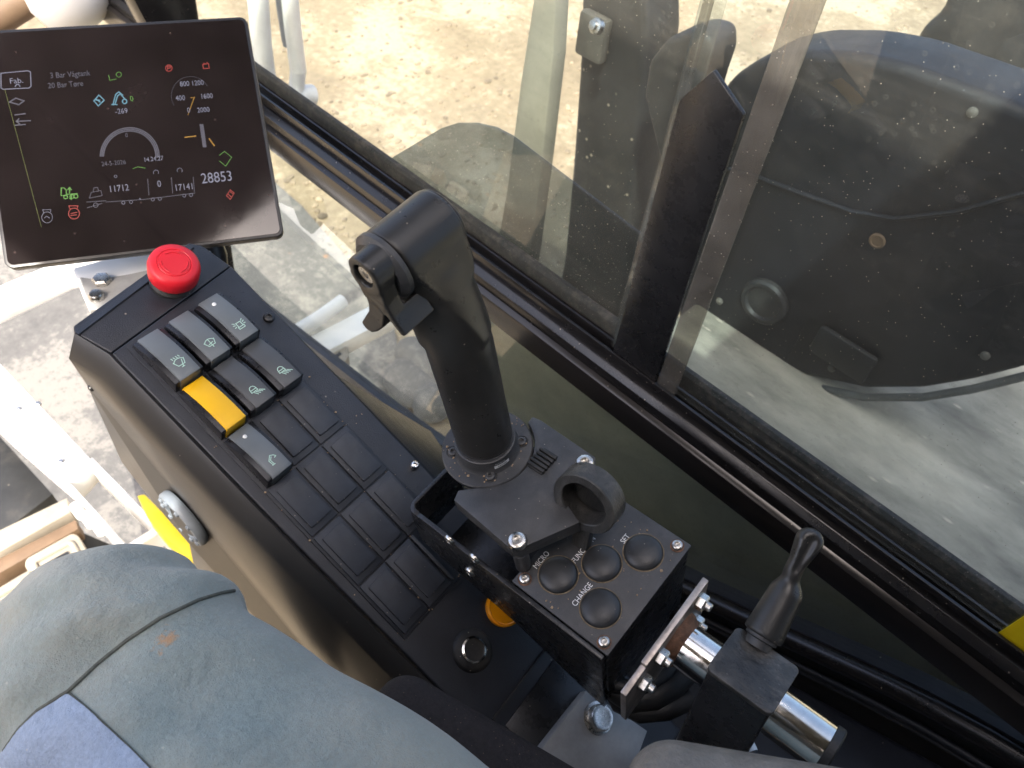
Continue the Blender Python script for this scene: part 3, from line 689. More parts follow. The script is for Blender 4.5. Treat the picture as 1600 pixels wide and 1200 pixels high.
# frame grid under the plates
b = MB(); b.box(FP, (-1.5, 76.5), (-PB*6-2, 1), (0.05, 1.4), .5); b.build('plate_frame', M['panel'], con)
def place(o, da, db):
    v = FP.p(da, db, 0)-FP.p(0, 0, 0); o.location = Vector(v)
def copy_part(src, parent, da, db, deep=True):
    c = src.copy(); COL.objects.link(c); c.parent = parent; place(c, da, db)
    if deep:
        for ch_ in list(src.children):
            d = ch_.copy(); COL.objects.link(d); d.parent = c
    return c
def make_blank():
    b = MB(); b.box(FP, (-11.9, 11.9), (-21.9, 21.9), (1.0, 3.0), .7)
    b.prism(FP, rrect(-8.6, -17.2, 9.6, 17.8, 1.2, 3), 2.9, 5.2, .5)
    return b.build('blank_plate', M['blank'], con)
cells = [(1,2),(2,2),(0,3),(1,3),(2,3),(0,4),(1,4),(2,4),(0,5),(1,5)]
bl = make_blank()
b = MB(); b.box(FP, (50.5, 53.2), (-PB*6+2, -PB*5-1), (1.0, 4), .5); b.build('end_strip', M['blank'], con)
for k, (i, j) in enumerate(cells):
    a_, b_ = rc(i, j)
    if k == 0: place(bl, a_, b_)
    else: copy_part(bl, con, a_, b_)

def rocker(i, j, cm, icon, label, dot=None, tilt=1.0):
    a0, b0 = rc(i, j)
    def shell(w0, w1, h0, h1, dz, name, mats, parent, y0=-21, y1=20.5):
        n = 14; pr = []
        for k in range(n+1):
            t = k/n; y = y1+(y0-y1)*t
            pr.append((b0+y, dz+h0+(h1-h0)*t+2.6*math.sin(math.pi*t)*tilt))
        pr += [(b0+y0-1.0, 1.2), (b0+y1+1.0, 1.2)]
        m = MB(); m.prism(FP, pr[::-1], a0+w0, a0+w1, .55, 2, 'bc'); return m.build(name, mats, parent)
    base = shell(-11.2, 11.2, 6.0, 13.0, 0, 'rocker_switch', M['rockerside'], con)
    base['label'] = label
    shell(-7.6, 8.4, 7.6, 15.2, 0, 'rocker_cap', cm, base, -21.6, 21)
    def top(y): t = (20.5-y)/41.5; return 7.6+(7.6)*t+2.6*math.sin(math.pi*t)*tilt
    if icon:
        b = MB()
        yc = -11.0; sl = (top(yc-3)-top(yc+3))/6.0
        nrm = unit(FP.A[2]+FP.A[1]*sl); e_b = unit(FP.A[1]-FP.A[2]*sl)
        F2 = Frame(FP.p(a0+.6, b0+yc, top(yc)+.35), FP.A[0], e_b, nrm, FP.k)
        b.strokes(F2, icon, .55); b.build('printed_icon', M['icon'], base, False)
    if dot:
        b = MB(); b.lathe(FP, (a0-.5, b0+13.5, top(13.5)-.6), (0,.15,1), [(1.5,0),(1.5,1.1),(.9,1.6),(0,1.7)], 16); b.build('indicator_dot', M['white'], base)
arc = lambda cx, cy, r, a0, a1: circ(cx, cy, r, a0, a1, 10)
wash = [[(-4,2.2),(-2.4,-1.6),(2.4,-1.6),(4,2.2)], arc(0,-1,4.6,38,142), [(0,-3.2),(2.2,1.8)], [(-1,-3.2),(1,-3.2)]] + [[(x,4.2),(x-.4,5.6)] for x in (-2.6,-.9,.9,2.6)]
wipe = [[(-4,2.2),(-2.4,-1.6),(2.4,-1.6),(4,2.2)], arc(0,-1,4.6,38,142), [(0,-3.2),(0,3.4)], [(-1.8,-.4),(1.8,.4)]]
beac = [[(-2.4,-3),(2.4,-3),(2.4,-1.4),(-2.4,-1.4),(-2.4,-3)], [(-1.8,-1.4),(-1.8,2.2),(1.8,2.2),(1.8,-1.4)], [(-3,1),(-4.4,1.6)], [(-3,-.4),(-4.4,-.6)], [(3,1),(4.4,1.6)], [(3,-.4),(4.4,-.6)], [(-2.8,2.4),(-4,3.4)], [(2.8,2.4),(4,3.4)]]
lamp = [arc(-1,1.6,2.3,0,180), [(-3.3,1.6),(-3.6,-.4),(1.6,-.4),(1.3,1.6)], [(-3.3,1.2),(1.3,1.2)]] + [[(-2+k*1.4,-1),(-.4+k*1.9,-3.4)] for k in range(4)]
armi = [[(-2.2,-3.4),(-2.6,.4),(.4,3.2),(2.6,2)], [(2.6,2),(3.4,.6),(2,.2)], [(-1.2,-3.4),(-1.4,.2),(.6,1.9)], [(-2.8,-3.4),(-.6,-3.4)]]
rocker(0, 0, M['rocker'], wash, 'grey rocker with washer and wiper symbol')
rocker(1, 0, M['rocker'], wipe, 'grey rocker with wiper symbol')
rocker(2, 0, M['rocker'], beac, 'grey rocker with beacon symbol and white dot', True)
rocker(0, 1, M['yellow'], None, 'rocker with plain yellow cap', tilt=.8)
rocker(1, 1, M['rockertop'], lamp, 'dark grey rocker with work lamp symbol beside the yellow one')
rocker(2, 1, M['rockertop'], lamp, 'dark grey rocker with work lamp symbol in the far column')
rocker(0, 2, M['rocker'], armi, 'grey rocker with excavator arm symbol and white dot', True)

# emergency stop
ec = fwd(70, 17)
FE = Frame(ec, FP.A[0], unit(np.cross(FP.A[2], FP.A[0])), FP.A[2], FP.k)
b = MB(); b.lathe(FE, (0,0,0), (0,0,1), [(0,9),(13,9),(16.2,9.5),(17.3,11.5),(17.6,20),(16.8,23),(15,24.6),(11.5,25.2),(11,24.8),(10.4,25.3),(0,26)], 48)
es = b.build('stop_button', M['red'], con); es['label'] = 'red mushroom emergency stop button'
b = MB(); b.lathe(FE, (0,0,0), (0,0,1), [(16,0),(16,3.5),(14.5,5),(12,5.5),(12,10)], 40); b.build('collar', M['rubber'], es)
for a0 in (20, 140, 260):
    b = MB(); arcp = [FE.p(8.6*math.cos(math.radians(a0+q)), 8.6*math.sin(math.radians(a0+q)), 25.6) for q in range(0, 75, 8)]
    b.tube(arcp, .0005, 6); b.build('arrow_groove', M['red'], es)
# screws, socket, amber lamp
def screw(F, p, r, h, par, mat='zinc', ax=(0,0,1), name='screw', n=24):
    b = MB(); b.lathe(F, p, ax, [(r,0),(r,h*.35),(r*.86,h*.8),(r*.6,h),(r*.46,h),(r*.42,h*.35),(0,h*.3)], n); s_ = b.build(name, M[mat], par); return s_
screw(FP, (90.5, -35.7, 0), 4.2, 2.5, con, 'blackmetal'); screw(FP, (92.5, -191, 0), 3.6, 4, con, 'chrome')
b = MB(); b.lathe(FP, (27.7,-312.4,0), (0,0,1), [(15,0),(14.5,1.2),(12.5,2.6),(9.4,3.4),(9.2,2.5)], 36); sk = b.build('socket', M['rubber'], con)
b = MB(); b.lathe(FP, (27.7,-312.4,1.5), (0,0,1), [(9,0),(9,2.2),(7.6,2.6),(7.2,1),(0,.6)], 36); b.build('chrome_ring', M['chrome'], sk)
b = MB(); b.lathe(FP, (65.5,-310,0), (0,0,1), [(13.6,0),(13.6,3),(12,4),(11.4,3.4),(10.2,3.6),(0,4.8)], 40); al = b.build('warning_lamp', M['orange'], con); al['label'] = 'round amber lamp half hidden behind the control box'
b = MB(); b.slab([FP.p(5,-352,.2), FP.p(70,-352,.2), FP.p(70,-353.2,.2), FP.p(5,-353.2,.2)], FP.A[2]*.0015); b.build('panel_joint', M['rubber'], con)
b = MB(); b.box(FP, (8, 72), (-440, -362), (.1, 1.2), .4); b.build('rear_cover', M['blackmetal'], con)
# adjusting knob on the near side
from mathutils.bvhtree import BVHTree
def bvh_of(o):
    l = root_of(o).location
    return BVHTree.FromPolygons([v.co+l for v in o.data.vertices], [p.vertices[:] for p in o.data.polygons])
side_bvh = bvh_of(side_o)
def on_side(px, py):
    h, n, i_, d_ = side_bvh.ray_cast(Vector(EYE), Vector(ray(px, py)))
    if h is None: return None, None
    n = np.array(n); n = n if n@ray(px, py) < 0 else -n
    return np.array(h), n
kc, kn_ = on_side(290, 808)
FK = Frame(kc, unit(np.cross(kn_, [0,0,1.])), unit(np.cross(np.cross(kn_, [0,0,1.]), kn_))*-1, kn_)
b = MB(); b.lathe(FK, (0,0,0), (0,0,1), [(0,-4),(36,-4),(38,-1),(38,5),(36,8),(27,8),(26,4),(0,4)], 48)
kn = b.build('adjusting_knob', M['greyknob'], con)
for k in range(10):
    q = k*math.pi/5
    b = MB(); b.lathe(FK, (31.5*math.cos(q), 31.5*math.sin(q), 7.5), (0,0,1), [(3.4,0),(3.4,2),(2.4,3),(0,3.2)], 14); b.build('grip_stud', M['greyknob'], kn)
for q in ((143,606),(213,788),(245,832)):
    p, n_ = on_side(*q)
    if p is not None: screw(Frame(p, unit(np.cross(n_, [0,0,1.])), [0,0,1], n_), (0,0,0), 4, 3, con, 'blackmetal')
# grey mounting bracket in front of the console
gb = thing('grey_bracket', 'pale grey mounting bracket with bolts in front of the console', 'bracket', at_z(190, 430, H-.62))
zg = H-.55
b = MB(); b.slab([at_z(*q, zg) for q in ((112,418),(200,394),(330,378),(330,440),(238,462),(138,482),(128,460))], (0,0,-.02), 3, 2); b.build('bracket_plate', M['whitepaint'], gb)
b = MB(); b.slab([at_z(*q, zg+.002) for q in ((124,432),(152,436),(200,428),(330,400),(330,452),(238,470),(139,484))], (0,0,-.008), 1); b.build('grey_face', M['greyplate'], gb)
for q, r_ in (((160,440),9), ((152,465),7)):
    p = at_z(*q, zg+.002); b = MB(); b.lathe(FW, tuple(p*1000), (0,0,1), [(r_,0),(r_,4),(r_*.8,6),(0,6.5)], 6 if r_ == 9 else 20); b.build('bolt', M['zinc'], gb)

# ================================================================= MONITOR
WS, HS = 110.0, 101.7
mo = thing('monitor', 'black tilted machine monitor with a dim display and dusty glass', 'monitor', FS.p(0, -HS, -40))
b = MB(); b.prism(FS, rrect(-WS, -HS, WS, HS, 7, 8), -9, 0, 1.8, 3); b.build('housing', M['bezel'], mo)
b = MB(); b.prism(FS, rrect(-WS+2.5, -HS+2.5, WS-2.5, HS-2.5, 5, 8), -2, .35, .3, 1); scn = b.build('screen', M['screenglass'], mo)
b = MB(); b.prism(FS, rrect(-95, -82, 95, 90, 10, 5), -26, -9.2, 3, 2); b.build('rear_housing', M['bezel'], mo)
b = MB(); b.prism(FS, rrect(-40, -45, 40, 35, 6, 5), -60, -26.5, 3, 2); b.tube([FS.p(30,-30,-50), FS.p(40,-90,-70), FS.p(30,-170,-110)], .016, 16); b.build('mount_arm', M['bezel'], mo)
E = {'w': emit('screen_white', (.55,.58,.75), 0.023), 'd': emit('screen_dim', (.25,.25,.32), 0.012), 'g': emit('screen_green', (.25,.75,.1), 0.023), 'c': emit('screen_cyan', (.3,.75,.95), 0.027),
     'r': emit('screen_red', (.9,.08,.05), 0.018), 'o': emit('screen_orange', (.95,.5,.03), 0.027)}
def sp_(px, py):
    q = FS.loc(at(px, py, FS.o, FS.A[2])); return q[0], q[1]
def scr_lines(name, col, lines, wd=.6):
    # touching lines make one printed mark
    marks = []
    for ln in lines:
        pts = [np.array(sp_(*q)) for q in ln]
        hit = [m for m in marks if min(np.hypot(*(p-q)) for p in pts for l in m for q in l) < 3.2]
        new = [pts]+[l for m in hit for l in m]; marks = [m for m in marks if not any(m is h for h in hit)]+[new]
    for m in marks:
        b = MB(); b.strokes(FS, m, wd, .45, .1); b.build(name, E[col], scn, False)
def scr_text(name, items, col):
    for txt, px, py, hpx, sx in items:
        b = MB(); x0, y0 = sp_(px, py)
        put_text(b, txt, hpx*.53, lambda x, y: FS.p(x0+x, y0+y, .62), sx); b.build(name, E[col], scn, False)
scr_text('readout', [('Fab.',26,127,9.5,.95), ('800 1200',300,131,9,.8), ('400',282,154,9,.8), ('1600',323,151,9,.8), ('0',295,173,9,.8), ('2000',318,172.5,9,.8), ('-269',190,174.5,9,.85),
                     ('11712',186,295,11,.8), ('0',249,288,11,.8), ('17141',288,293,11,.8), ('28853',339,278,18,.8), ('14.24.27',240,249,7.5,.85)], 'w')
scr_text('dim_readout', [('3 Bar Vågtank',110,117,9.5,.8), ('20 Bar Tøre',103,133,9.5,.8), ('24-5-2026',178,255.5,7.5,.85), ('0',198,212,7.5,.8)], 'd')
scr_text('green_readout', [('0',206,155,9.5,.8)], 'g')
R4 = lambda x0, y0, x1, y1: [(x0,y0),(x1,y0),(x1,y1),(x0,y1),(x0,y0)]
cpx = lambda cx, cy, r, a0=0, a1=360, n=18, e=1: [(cx+r*math.cos(math.radians(a0+(a1-a0)*k/n)), cy+e*r*math.sin(math.radians(a0+(a1-a0)*k/n))) for k in range(n+1)]
scr_lines('tab_outline', 'w', [[(2,115),(44,111),(48,113),(49,135),(46,138),(5,140),(2,138),(2,115)], cpx(28,136,3.5,180,360)], .7)
E['l'] = emit('screen_olive', (.4,.5,.1), .03)
scr_lines('green_line', 'l', [[(8,140),(65,355)]], .3)
scr_lines('dim_gauge', 'd', [cpx(203,246,46,182,360,30), cpx(203,246,41,182,360,30), cpx(203,246,43.5,182,360,30), [(313,195),(318,230)], [(315,195),(320,230)], [(317,195),(322,230)], [(15,160),(25,154),(38,158),(30,164),(15,160)], [(24,180),(40,178)], [(24,196),(40,195)], [(26,190),(48,189)], [(30,186),(26,190),(31,194)], ], 1.0)
scr_lines('dim_dial', 'd', [cpx(298,150,30,150,330,20)], .25)
scr_lines('cyan_icon', 'c', [[(147,158),(155,149),(163,157),(154,166),(147,158)], [(150,157),(156,157)], [(150,155),(157,160)], [(177,164),(181,148),(186,144),(195,155)], [(180,164),(184,150),(187,148)], [(175,164),(183,164)], cpx(195,159,3.4), [(186,144),(192,149)]], .9)
scr_lines('green_icon', 'g', [[(96,294),(96,306),(104,306),(104,297),(100,294),(96,294)], [(104,304),(121,303)], cpx(103,308,3), cpx(113,307.5,3), cpx(119,307,3), [(109,302),(109,293),(106,297),(109,293),(112,297)], [(112,305),(112,312),(109,310)]], .8)
scr_lines('diamond_icon', 'g', [[(343,243),(351,237),(362,246),(353,260),(343,252)], [(208,264),(216,261),(227,263)], [(170,118),(172,126),(182,124)], cpx(186,117,4)], .5)
scr_lines('red_icon', 'r', [cpx(116,334,8.5), [(110,327),(108,322),(122,322),(121,326)], [(111,334),(121,332)], [(111,337),(120,336)], cpx(264,107,5), [(262,110),(262,104),(266,104),(266,107),(262,107)], [(317,101),(326,100),(327,107),(318,108),(317,101)], [(319,101),(319,99)], [(324,100),(324,98)], [(354,306),(360,297),(366,302),(360,312),(354,306)], [(357,304),(362,309)], [(360,300),(365,304)]], .7)
scr_lines('orange_needle', 'o', [[(304,152),(294,180)], [(303,153),(298,153)]], .6)
scr_lines('orange_marker', 'o', [[(289,215),(306,213)], [(327,217),(335,228)]], 1.0)
scr_lines('white_icon', 'w', [cpx(74,340,8.5), [(69,333),(67,328),(80,328),(79,332)], [(70,341),(73,338),(78,341)], cpx(181,276,2), cpx(244,270,4,150,390), cpx(281,267,4,150,390), cpx(193,317,2.4), cpx(205,316,2.4), cpx(239,312,2.4), cpx(250,311,2.4), cpx(288,306,2.4), cpx(299,305,2.4), cpx(219,311,1)], .35)
scr_lines('vehicle_icon', 'd', [[(140,310),(160,306),(158,298),(143,301),(140,310)], [(146,300),(147,294),(153,293),(154,298)], cpx(150,321,3.5), [(136,316),(166,314)], [(137,325),(160,318)], [(166,316),(225,312)], [(225,312),(305,302)], [(231,280),(233,305)], [(268,278),(270,302)], [(302,277),(304,300)]], .5)

# ================================================================= CONTROL BOX
bx = thing('control_box', 'black control box with four domed buttons and white lettering', 'control box', FA.p(-10, -115, -110))
b = MB(); b.box(FA, (-62, 41), (-160, -74), (-150, -41), 1.5); b.build('box_body', M['blackmetal'], bx)
b = MB(); b.box(FA, (-62, 42), (-161, -73), (-40.8, -38), .7); b.build('top_plate', M['blackplate'], bx)
# side cheek and bent front bracket
b = MB(); b.prism(FA, [(-159,-40),(-74,-40),(-40,-41),(-8,-42),(20,-43),(34,-46),(36,-60),(38,-104),(-4,-114),(-63,-124),(-141,-162),(-158,-166)], -66.5, -62.6, .7, 2, 'bc'); ck = b.build('side_cheek', M['blackmetal'], bx)
cor = circ(-58, 30, 8.2, 180, 90, 8); 
bp_ = [(-66.4,26)] + cor + [(-12,38.2),(-12,34.4),(-57,34.4)] + circ(-58, 30, 4.4, 90, 180, 8) + [(-62.6,26)]
b = MB(); b.prism(FA, bp_, -98, -44, .5); b.build('front_bracket', M['blackmetal'], bx)
b = MB(); b.box(FA, (-60, 38), (-73, 20), (-118, -104), 1); b.build('bracket_floor', M['blackmetal'], bx)
b = MB(); b.box(FA, (38, 41), (-73, 30), (-112, -44), 1); b.build('far_cheek', M['blackmetal'], bx)
for q in ((703,843),(742,872),(735,893)):
    p = FA.loc(at(*q, FA.p(-66.6,0,0), FA.A[0])); screw(FA, (-66.4, p[1], p[2]), 5.2, 2.6, bx, 'zinc', (-1,0,0))
for p in ((-55,-80),(35,-153),(-56,-153.5),(35,-80)):
    s_ = screw(FA, (p[0], p[1], -38), 4.3, 3.4, bx, 'zinc'); 
    b = MB(); b.lathe(FA, (p[0], p[1], -38), (0,0,1), [(5.2,.02),(5.2,.5),(0,.6)], 20); b.build('washer_rust', M['rust'], s_)
M['dome'] = pm('black_rubber_dome', (.03,.03,.03), .38, var=.25, vscale=60, bump=.15, bscale=900, dust=.05, dscale=400)
M['grime'] = pm('tan_grime', (.2,.15,.09), .9, var=.5, vscale=300)
domes = [(-37,-97.3,'MICRO'), (-10.2,-117.2,'FUNCTION'), (15.6,-136.2,'SET'), (-38,-136.8,'CHANGE')]
for a_, b_, wd in domes:
    r_ = 14.6
    prof = [(r_,-1.5),(r_,.3)] + [(r_*math.cos(t), .3+5.6*math.sin(t)) for t in np.linspace(.12, math.pi/2-.02, 10)] + [(0, 5.9)]
    b = MB(); b.lathe(FA, (a_, b_, -38), (0,0,1), prof, 48); d = b.build('push_button', M['dome'], bx)
    b = MB(); b.tube([FA.p(a_+(r_+.35)*math.cos(q), b_+(r_+.35)*math.sin(q), -37.95) for q in np.linspace(0, 2*math.pi, 48, endpoint=False)], .00045, 6, True); b.build('grime_ring', M['grime'], d)
b = MB()
for a_, b_, wd in domes:
    # lettering reads along the box's a axis, just in front of each dome
    pc_ = {'MICRO': (846,875), 'FUNCTION': (912,859), 'SET': (977,842), 'CHANGE': (910,929)}[wd]
    p = FA.loc(at(*pc_, FA.p(0,0,-38), FA.A[2]))
    put_text(b, wd, 4.5, lambda x, y: FA.p(p[0]+x, p[1]+y, -37.85), .82)
b.build('lettering', M['white'], bx)

# guard plate with its posts and screws
gp = thing('guard_plate', 'thick black cut-out plate bolted on posts around the flange', 'guard plate', FA.p(0, -60, -38))
cc = [(37.5*math.cos(math.radians(t)), 37.5*math.sin(math.radians(t))) for t in np.linspace(202, 350, 18)]
ppx = [(716,766),(709,781),(789,850),(799,857),(813,857),(906,816),(893,797),(874,772),(930,738),(930,714),(846,657),(832,651)]
pl_poly = cc[1:-1]+[tuple(FA.loc(at(*q, FA.p(0,0,2), FA.A[2]))[:2]) for q in ppx[::-1]]
b = MB(); b.prism(FA, pl_poly, -12.5, 2.0, .7, 2); b.build('plate', M['blackplate'], gp)
for q in ((808,844),(914,722)):
    a_, b_ = FA.loc(at(*q, FA.p(0,0,5), FA.A[2]))[:2]
    b = MB(); b.cyl(FA, (a_, b_, -38), (0,0,1), 6.0, 25.6, .4); b.build('post', M['blackplate'], gp)
    screw(FA, (a_, b_, 2), 7.0, 4.6, gp, 'zinc')
b = MB()
for k in range(5): b.box(FA, (6+k*3.6, 8.6+k*3.6), (-52, -36), (-8, 5.5), .9)
b.box(FA, (5, 25), (-51, -38), (-10, 3.4), .6)
FT = Frame(FA.p(4,-3,0), FA.A[0], FA.A[1], FA.A[2]); b.build('ribbed_catch', M['rubber'], gp)
# ring with its tab
_rz = unit(-_u*.93-_v*.08+_n*.30); _ry = unit(_n-_rz*(_n@_rz))
FR = Frame(FA.p(1,-95,14), np.cross(_ry, _rz), _ry, _rz, KA)
rg = MB(); rg.lathe(FR, (0,0,-15), (0,0,1), [(18.5,0),(24.5,0),(25.3,.8),(25.3,16.2),(24.5,17),(18.5,17),(17.8,16.2),(17.8,.8),(18.5,0)], 72)
rg.box(FR, (-7, 7), (-52, -22), (-12, -4), .8); rg.build('finger_ring', pm('brushed_black_ring', (.055,.054,.052), .4, var=.35, vscale=160, bump=.6, bscale=900, metal=.3, stretch=(1,1,.15), smear=.2), gp)

# ================================================================= JOYSTICK
js = thing('joystick', 'black grip with a round bolted flange and a thumb lever at its head', 'joystick', FA.p(0, 0, -8))
b = MB(); b.lathe(FA, (0,0,0), (0,0,1), [(20,-9),(33,-9),(34.5,-7.6),(36,-2.5),(36,-1),(35,0),(26,0),(25,1.2),(24,4.5),(23.6,13),(22.6,13.4),(22.6,14.5)], 72); fl = b.build('flange', M['blackplate'], js)
for p in ((-19.5,18.4),(19.7,-18.7),(-18.2,-19.6),(18.5,19)):
    screw(FA, (p[0], p[1], -.4), 4.2, 2.2, fl, 'blackplate')
    b = MB(); b.tube([FA.p(p[0]+5*math.cos(q), p[1]+5*math.sin(q), .05) for q in np.linspace(0, 2*math.pi, 24, endpoint=False)], .0004, 6, True); b.build('screw_recess', M['rubber'], fl)
def grip(P):
    a, bb, c = P[...,0], P[...,1], P[...,2]
    ctr = np.clip((c-125)/80, 0, 1)
    bx_ = bb-13*ctr**1.6; ax_ = a+1.5*ctr
    d0 = smax(np.sqrt(ax_**2+bx_**2)-22-.4*np.clip((c-60)/80, 0, 1)+2.5*ctr, smax(13.5-c, c-196, .1), 6)
    # head block: (b,c) outline extruded along a, barrel at the top, web narrowing into the shaft
    circ_ = np.sqrt((bb-B0)**2+(c-C0)**2)-RR
    tt = np.clip((C0-c)/60, 0, 1.2)
    rear = (B0-RR)+(-20.5-(B0-RR))*tt; fore = (B0+RR)+(19-(B0+RR))*tt
    web = smax(smax(rear-bb, bb-fore, 1), smax(c-C0, 138-c, 2), 3)
    prof = np.minimum(circ_, web)
    side = 19.5-3.5*np.clip(1-np.abs(c-(C0-26))/12, 0, 1)
    blk = smax(prof, smax(-24-a, a-side, 1), 2.5)
    # left cut: sloping edge from the barrel's left end down to a point on the rear face
    P1 = np.array([-24., -6., 213.]); P2 = np.array([-5., -20., 171.]); wv = np.array([-.62, .78, .12])
    nn = unit(np.cross(P2-P1, wv)); nn = nn if nn[0] < 0 else -nn
    cut = (P-P1)@nn
    blk = smax(blk, cut, .8)
    blk = smax(blk, np.sqrt((a+1)**2+bx_**2)-(23.2+np.maximum(0, c-180)*.8), 3)
    d = smin(d0, blk, 5)
    d = smax(d, -(np.linalg.norm((P-np.array([-34., -12., 160.]))/np.array([1,1.1,1.7]), axis=-1)-14), 7)
    return d
B0, C0, RR = 13.0, 210.0, 20.5
gr = sdf_obj('grip', FA, grip, (-40,-40,8), (40,46,240), 1.0, M['grip'], js, 2)
# barrel ring, hub, thumb lever
b = MB(); b.lathe(FA, (-23.6,B0,C0), (-1,0,0), [(19,-1),(19,.6),(21.2,1.0),(21.2,4),(17.5,7.5),(0,7.5)], 72); b.build('barrel_ring', M['blackplate'], js)
b = MB(); b.lathe(FA, (19,B0,C0), (1,0,0), [(19.5,0),(19.5,1.2),(18,2.4),(0,2.4)], 56); b.build('end_cover', M['grip'], js)
HB, HC = 9.5, 217.5
def polysd(x, y, poly):
    d = np.full(x.shape, 1e9); ins = np.zeros(x.shape, bool)
    for (x0, y0), (x1, y1) in zip(poly, poly[1:]+poly[:1]):
        ex, ey = x1-x0, y1-y0; t = np.clip(((x-x0)*ex+(y-y0)*ey)/(ex*ex+ey*ey), 0, 1)
        d = np.minimum(d, np.hypot(x-x0-t*ex, y-y0-t*ey))
        c_ = ((y0 <= y) & (y1 > y)) | ((y1 <= y) & (y0 > y))
        ins ^= c_ & (x < x0+(y-y0)/(ey if ey else 1e-9)*ex)
    return np.where(ins, -d, d)
def lever(P):
    a, bb, c = P[...,0], P[...,1], P[...,2]
    hub = smax(np.sqrt((bb-HB)**2+(c-HC)**2)-12, smax(-43-a, a+27, .3), .8)
    arm2 = polysd(bb, c, [(-2.5,218),(-2,200),(-4.5,192),(-10.8,181),(-7,179.5),(0,189),(6,197),(16,200),(20,215)])
    arm = smax(arm2, smax(-43-a, a+18, .3), .8)
    ringclear = smax(np.sqrt((bb-B0)**2+(c-C0)**2)-22.5, -32-a, .5)
    arm = smax(arm, -ringclear, 1)
    tab2 = polysd(bb, c, [(0,200),(3,190),(9,176),(18,166),(25,160.5),(31,160.5),(33,165),(27,173),(19,184),(16,192),(16,206)])
    tab = smax(tab2, smax(-43-a, a+33, .3), .8)
    d = smin(smin(hub, arm, 2.5), tab, 2)
    hole = np.sqrt((bb-HB)**2+(c-HC)**2)-7.2
    return smax(d, -smax(hole, a+37.0, .3), .5)
lv = sdf_obj('thumb_lever', FA, lever, (-48,-20,152), (-12,42,236), .8, M['grip'], js, 2)
b = MB(); b.lathe(FA, (-37.2,HB,HC), (-1,0,0), [(6.3,-1),(6.3,3),(5.4,4.2),(2.4,4.2),(2.2,2.2),(0,2)], 24); b.build('pivot_screw', M['zinc'], lv)
# serial label around the base of the shaft
b = MB(); th0 = math.atan2(-23., -7.)
def oncyl(x, y, r=23.95, h0=6.2): 
    t = th0+x/r; return FA.p(r*math.cos(t), r*math.sin(t), h0+y)
bmx = bmesh.new(); G = [[bmx.verts.new(oncyl(-6.5+13*i/12, -1.9+3.6*j, 24.25-.04*j)) for i in range(13)] for j in range(2)]
for i in range(12): bmx.faces.new((G[0][i], G[0][i+1], G[1][i+1], G[1][i]))
bmesh.ops.recalc_face_normals(bmx, faces=bmx.faces); b._take(bmx); sln = b.build('serial_label', M['white'], fl, False)
b = MB(); put_text(b, '46098', 2.0, lambda x, y: oncyl(x, y-.1, 24.45), 1.2); b.build('serial_number', M['rubber'], sln, False)
b = MB(); put_text(b, 'Serial no', 1.7, lambda x, y: oncyl(x-1.2, y+3.4, 24.2), 1.05); b.build('serial_text', M['white'], sln, False)

# ================================================================= SUPPORT TUBE, CLAMP, BRACKET
su = thing('support_tube', 'bright chrome tube carrying a bolted steel end plate', 'support tube', FA.p(-8, -230, -95))
TA, TC = -11.0, -78.0
b = MB(); b.lathe(FA, (TA,-186,TC), (0,-1,0), [(17,0),(17.5,.5),(17.5,120),(16.6,121.4),(15,121.4),(14.6,110),(0,110)], 64); b.build('tube', M['chrome'], su)
b = MB(); b.lathe(FA, (TA,-307.0,TC), (0,-1,0), [(17.6,-5),(18.2,-4.5),(18.2,.5),(17,1.6),(0,1.2)], 48); b.build('end_cap', M['rubber'], su)
b = MB(); b.prism(FA, [(28,-112),(28,-42),(-50,-42),(-50,-47),(-74,-47),(-74,-112)], -185, -180, .7, 2, 'ac'); b.build('end_plate', M['steel'], su)
b = MB(); b.lathe(FA, (TA,-185,TC), (0,-1,0), [(23,0),(22,3),(19,7),(17.3,9)], 40); b.build('weld_bead', M['rust'], su)
for a_, c_v in ((16,-55),(-35,-55),(-55,-62),(16,-100)):
    b = MB(); b.lathe(FA, (a_,-185.2,c_v), (0,-1,0), [(6.6,0),(6.6,5),(5.6,6.2),(0,6.2)], 6); b.lathe(FA, (a_,-191,c_v), (0,-1,0), [(3.4,-1),(3.4,4),(2.6,4.8),(0,4.8)], 16); b.build('bolt', M['zinc'], su, True, 25)

cl = thing('clamp_block', 'worn black square clamp post with a black locking lever', 'clamp', FA.p(-10, -242, -330))
FC = Frame(FA.p(-11.5,-242,-30), FA.A[0], FA.A[1], unit(FA.A[2]*.96+FA.A[0]*.30), KA)
FC.A[0] = unit(FC.A[0]-FC.A[2]*(FC.A[0]@FC.A[2]))
b = MB(); b.prism(FC, rrect(-21, -22.5, 21, 22.5, 4, 5), -300, -3, .8, 2); b.build('post_body', M['blackmetal'], cl)
b = MB(); b.prism(FC, rrect(-22, -23.5, 22, 23.5, 4.5, 5), -2.9, 1.2, 1.1, 3); b.build('worn_cap', M['worn'], cl)
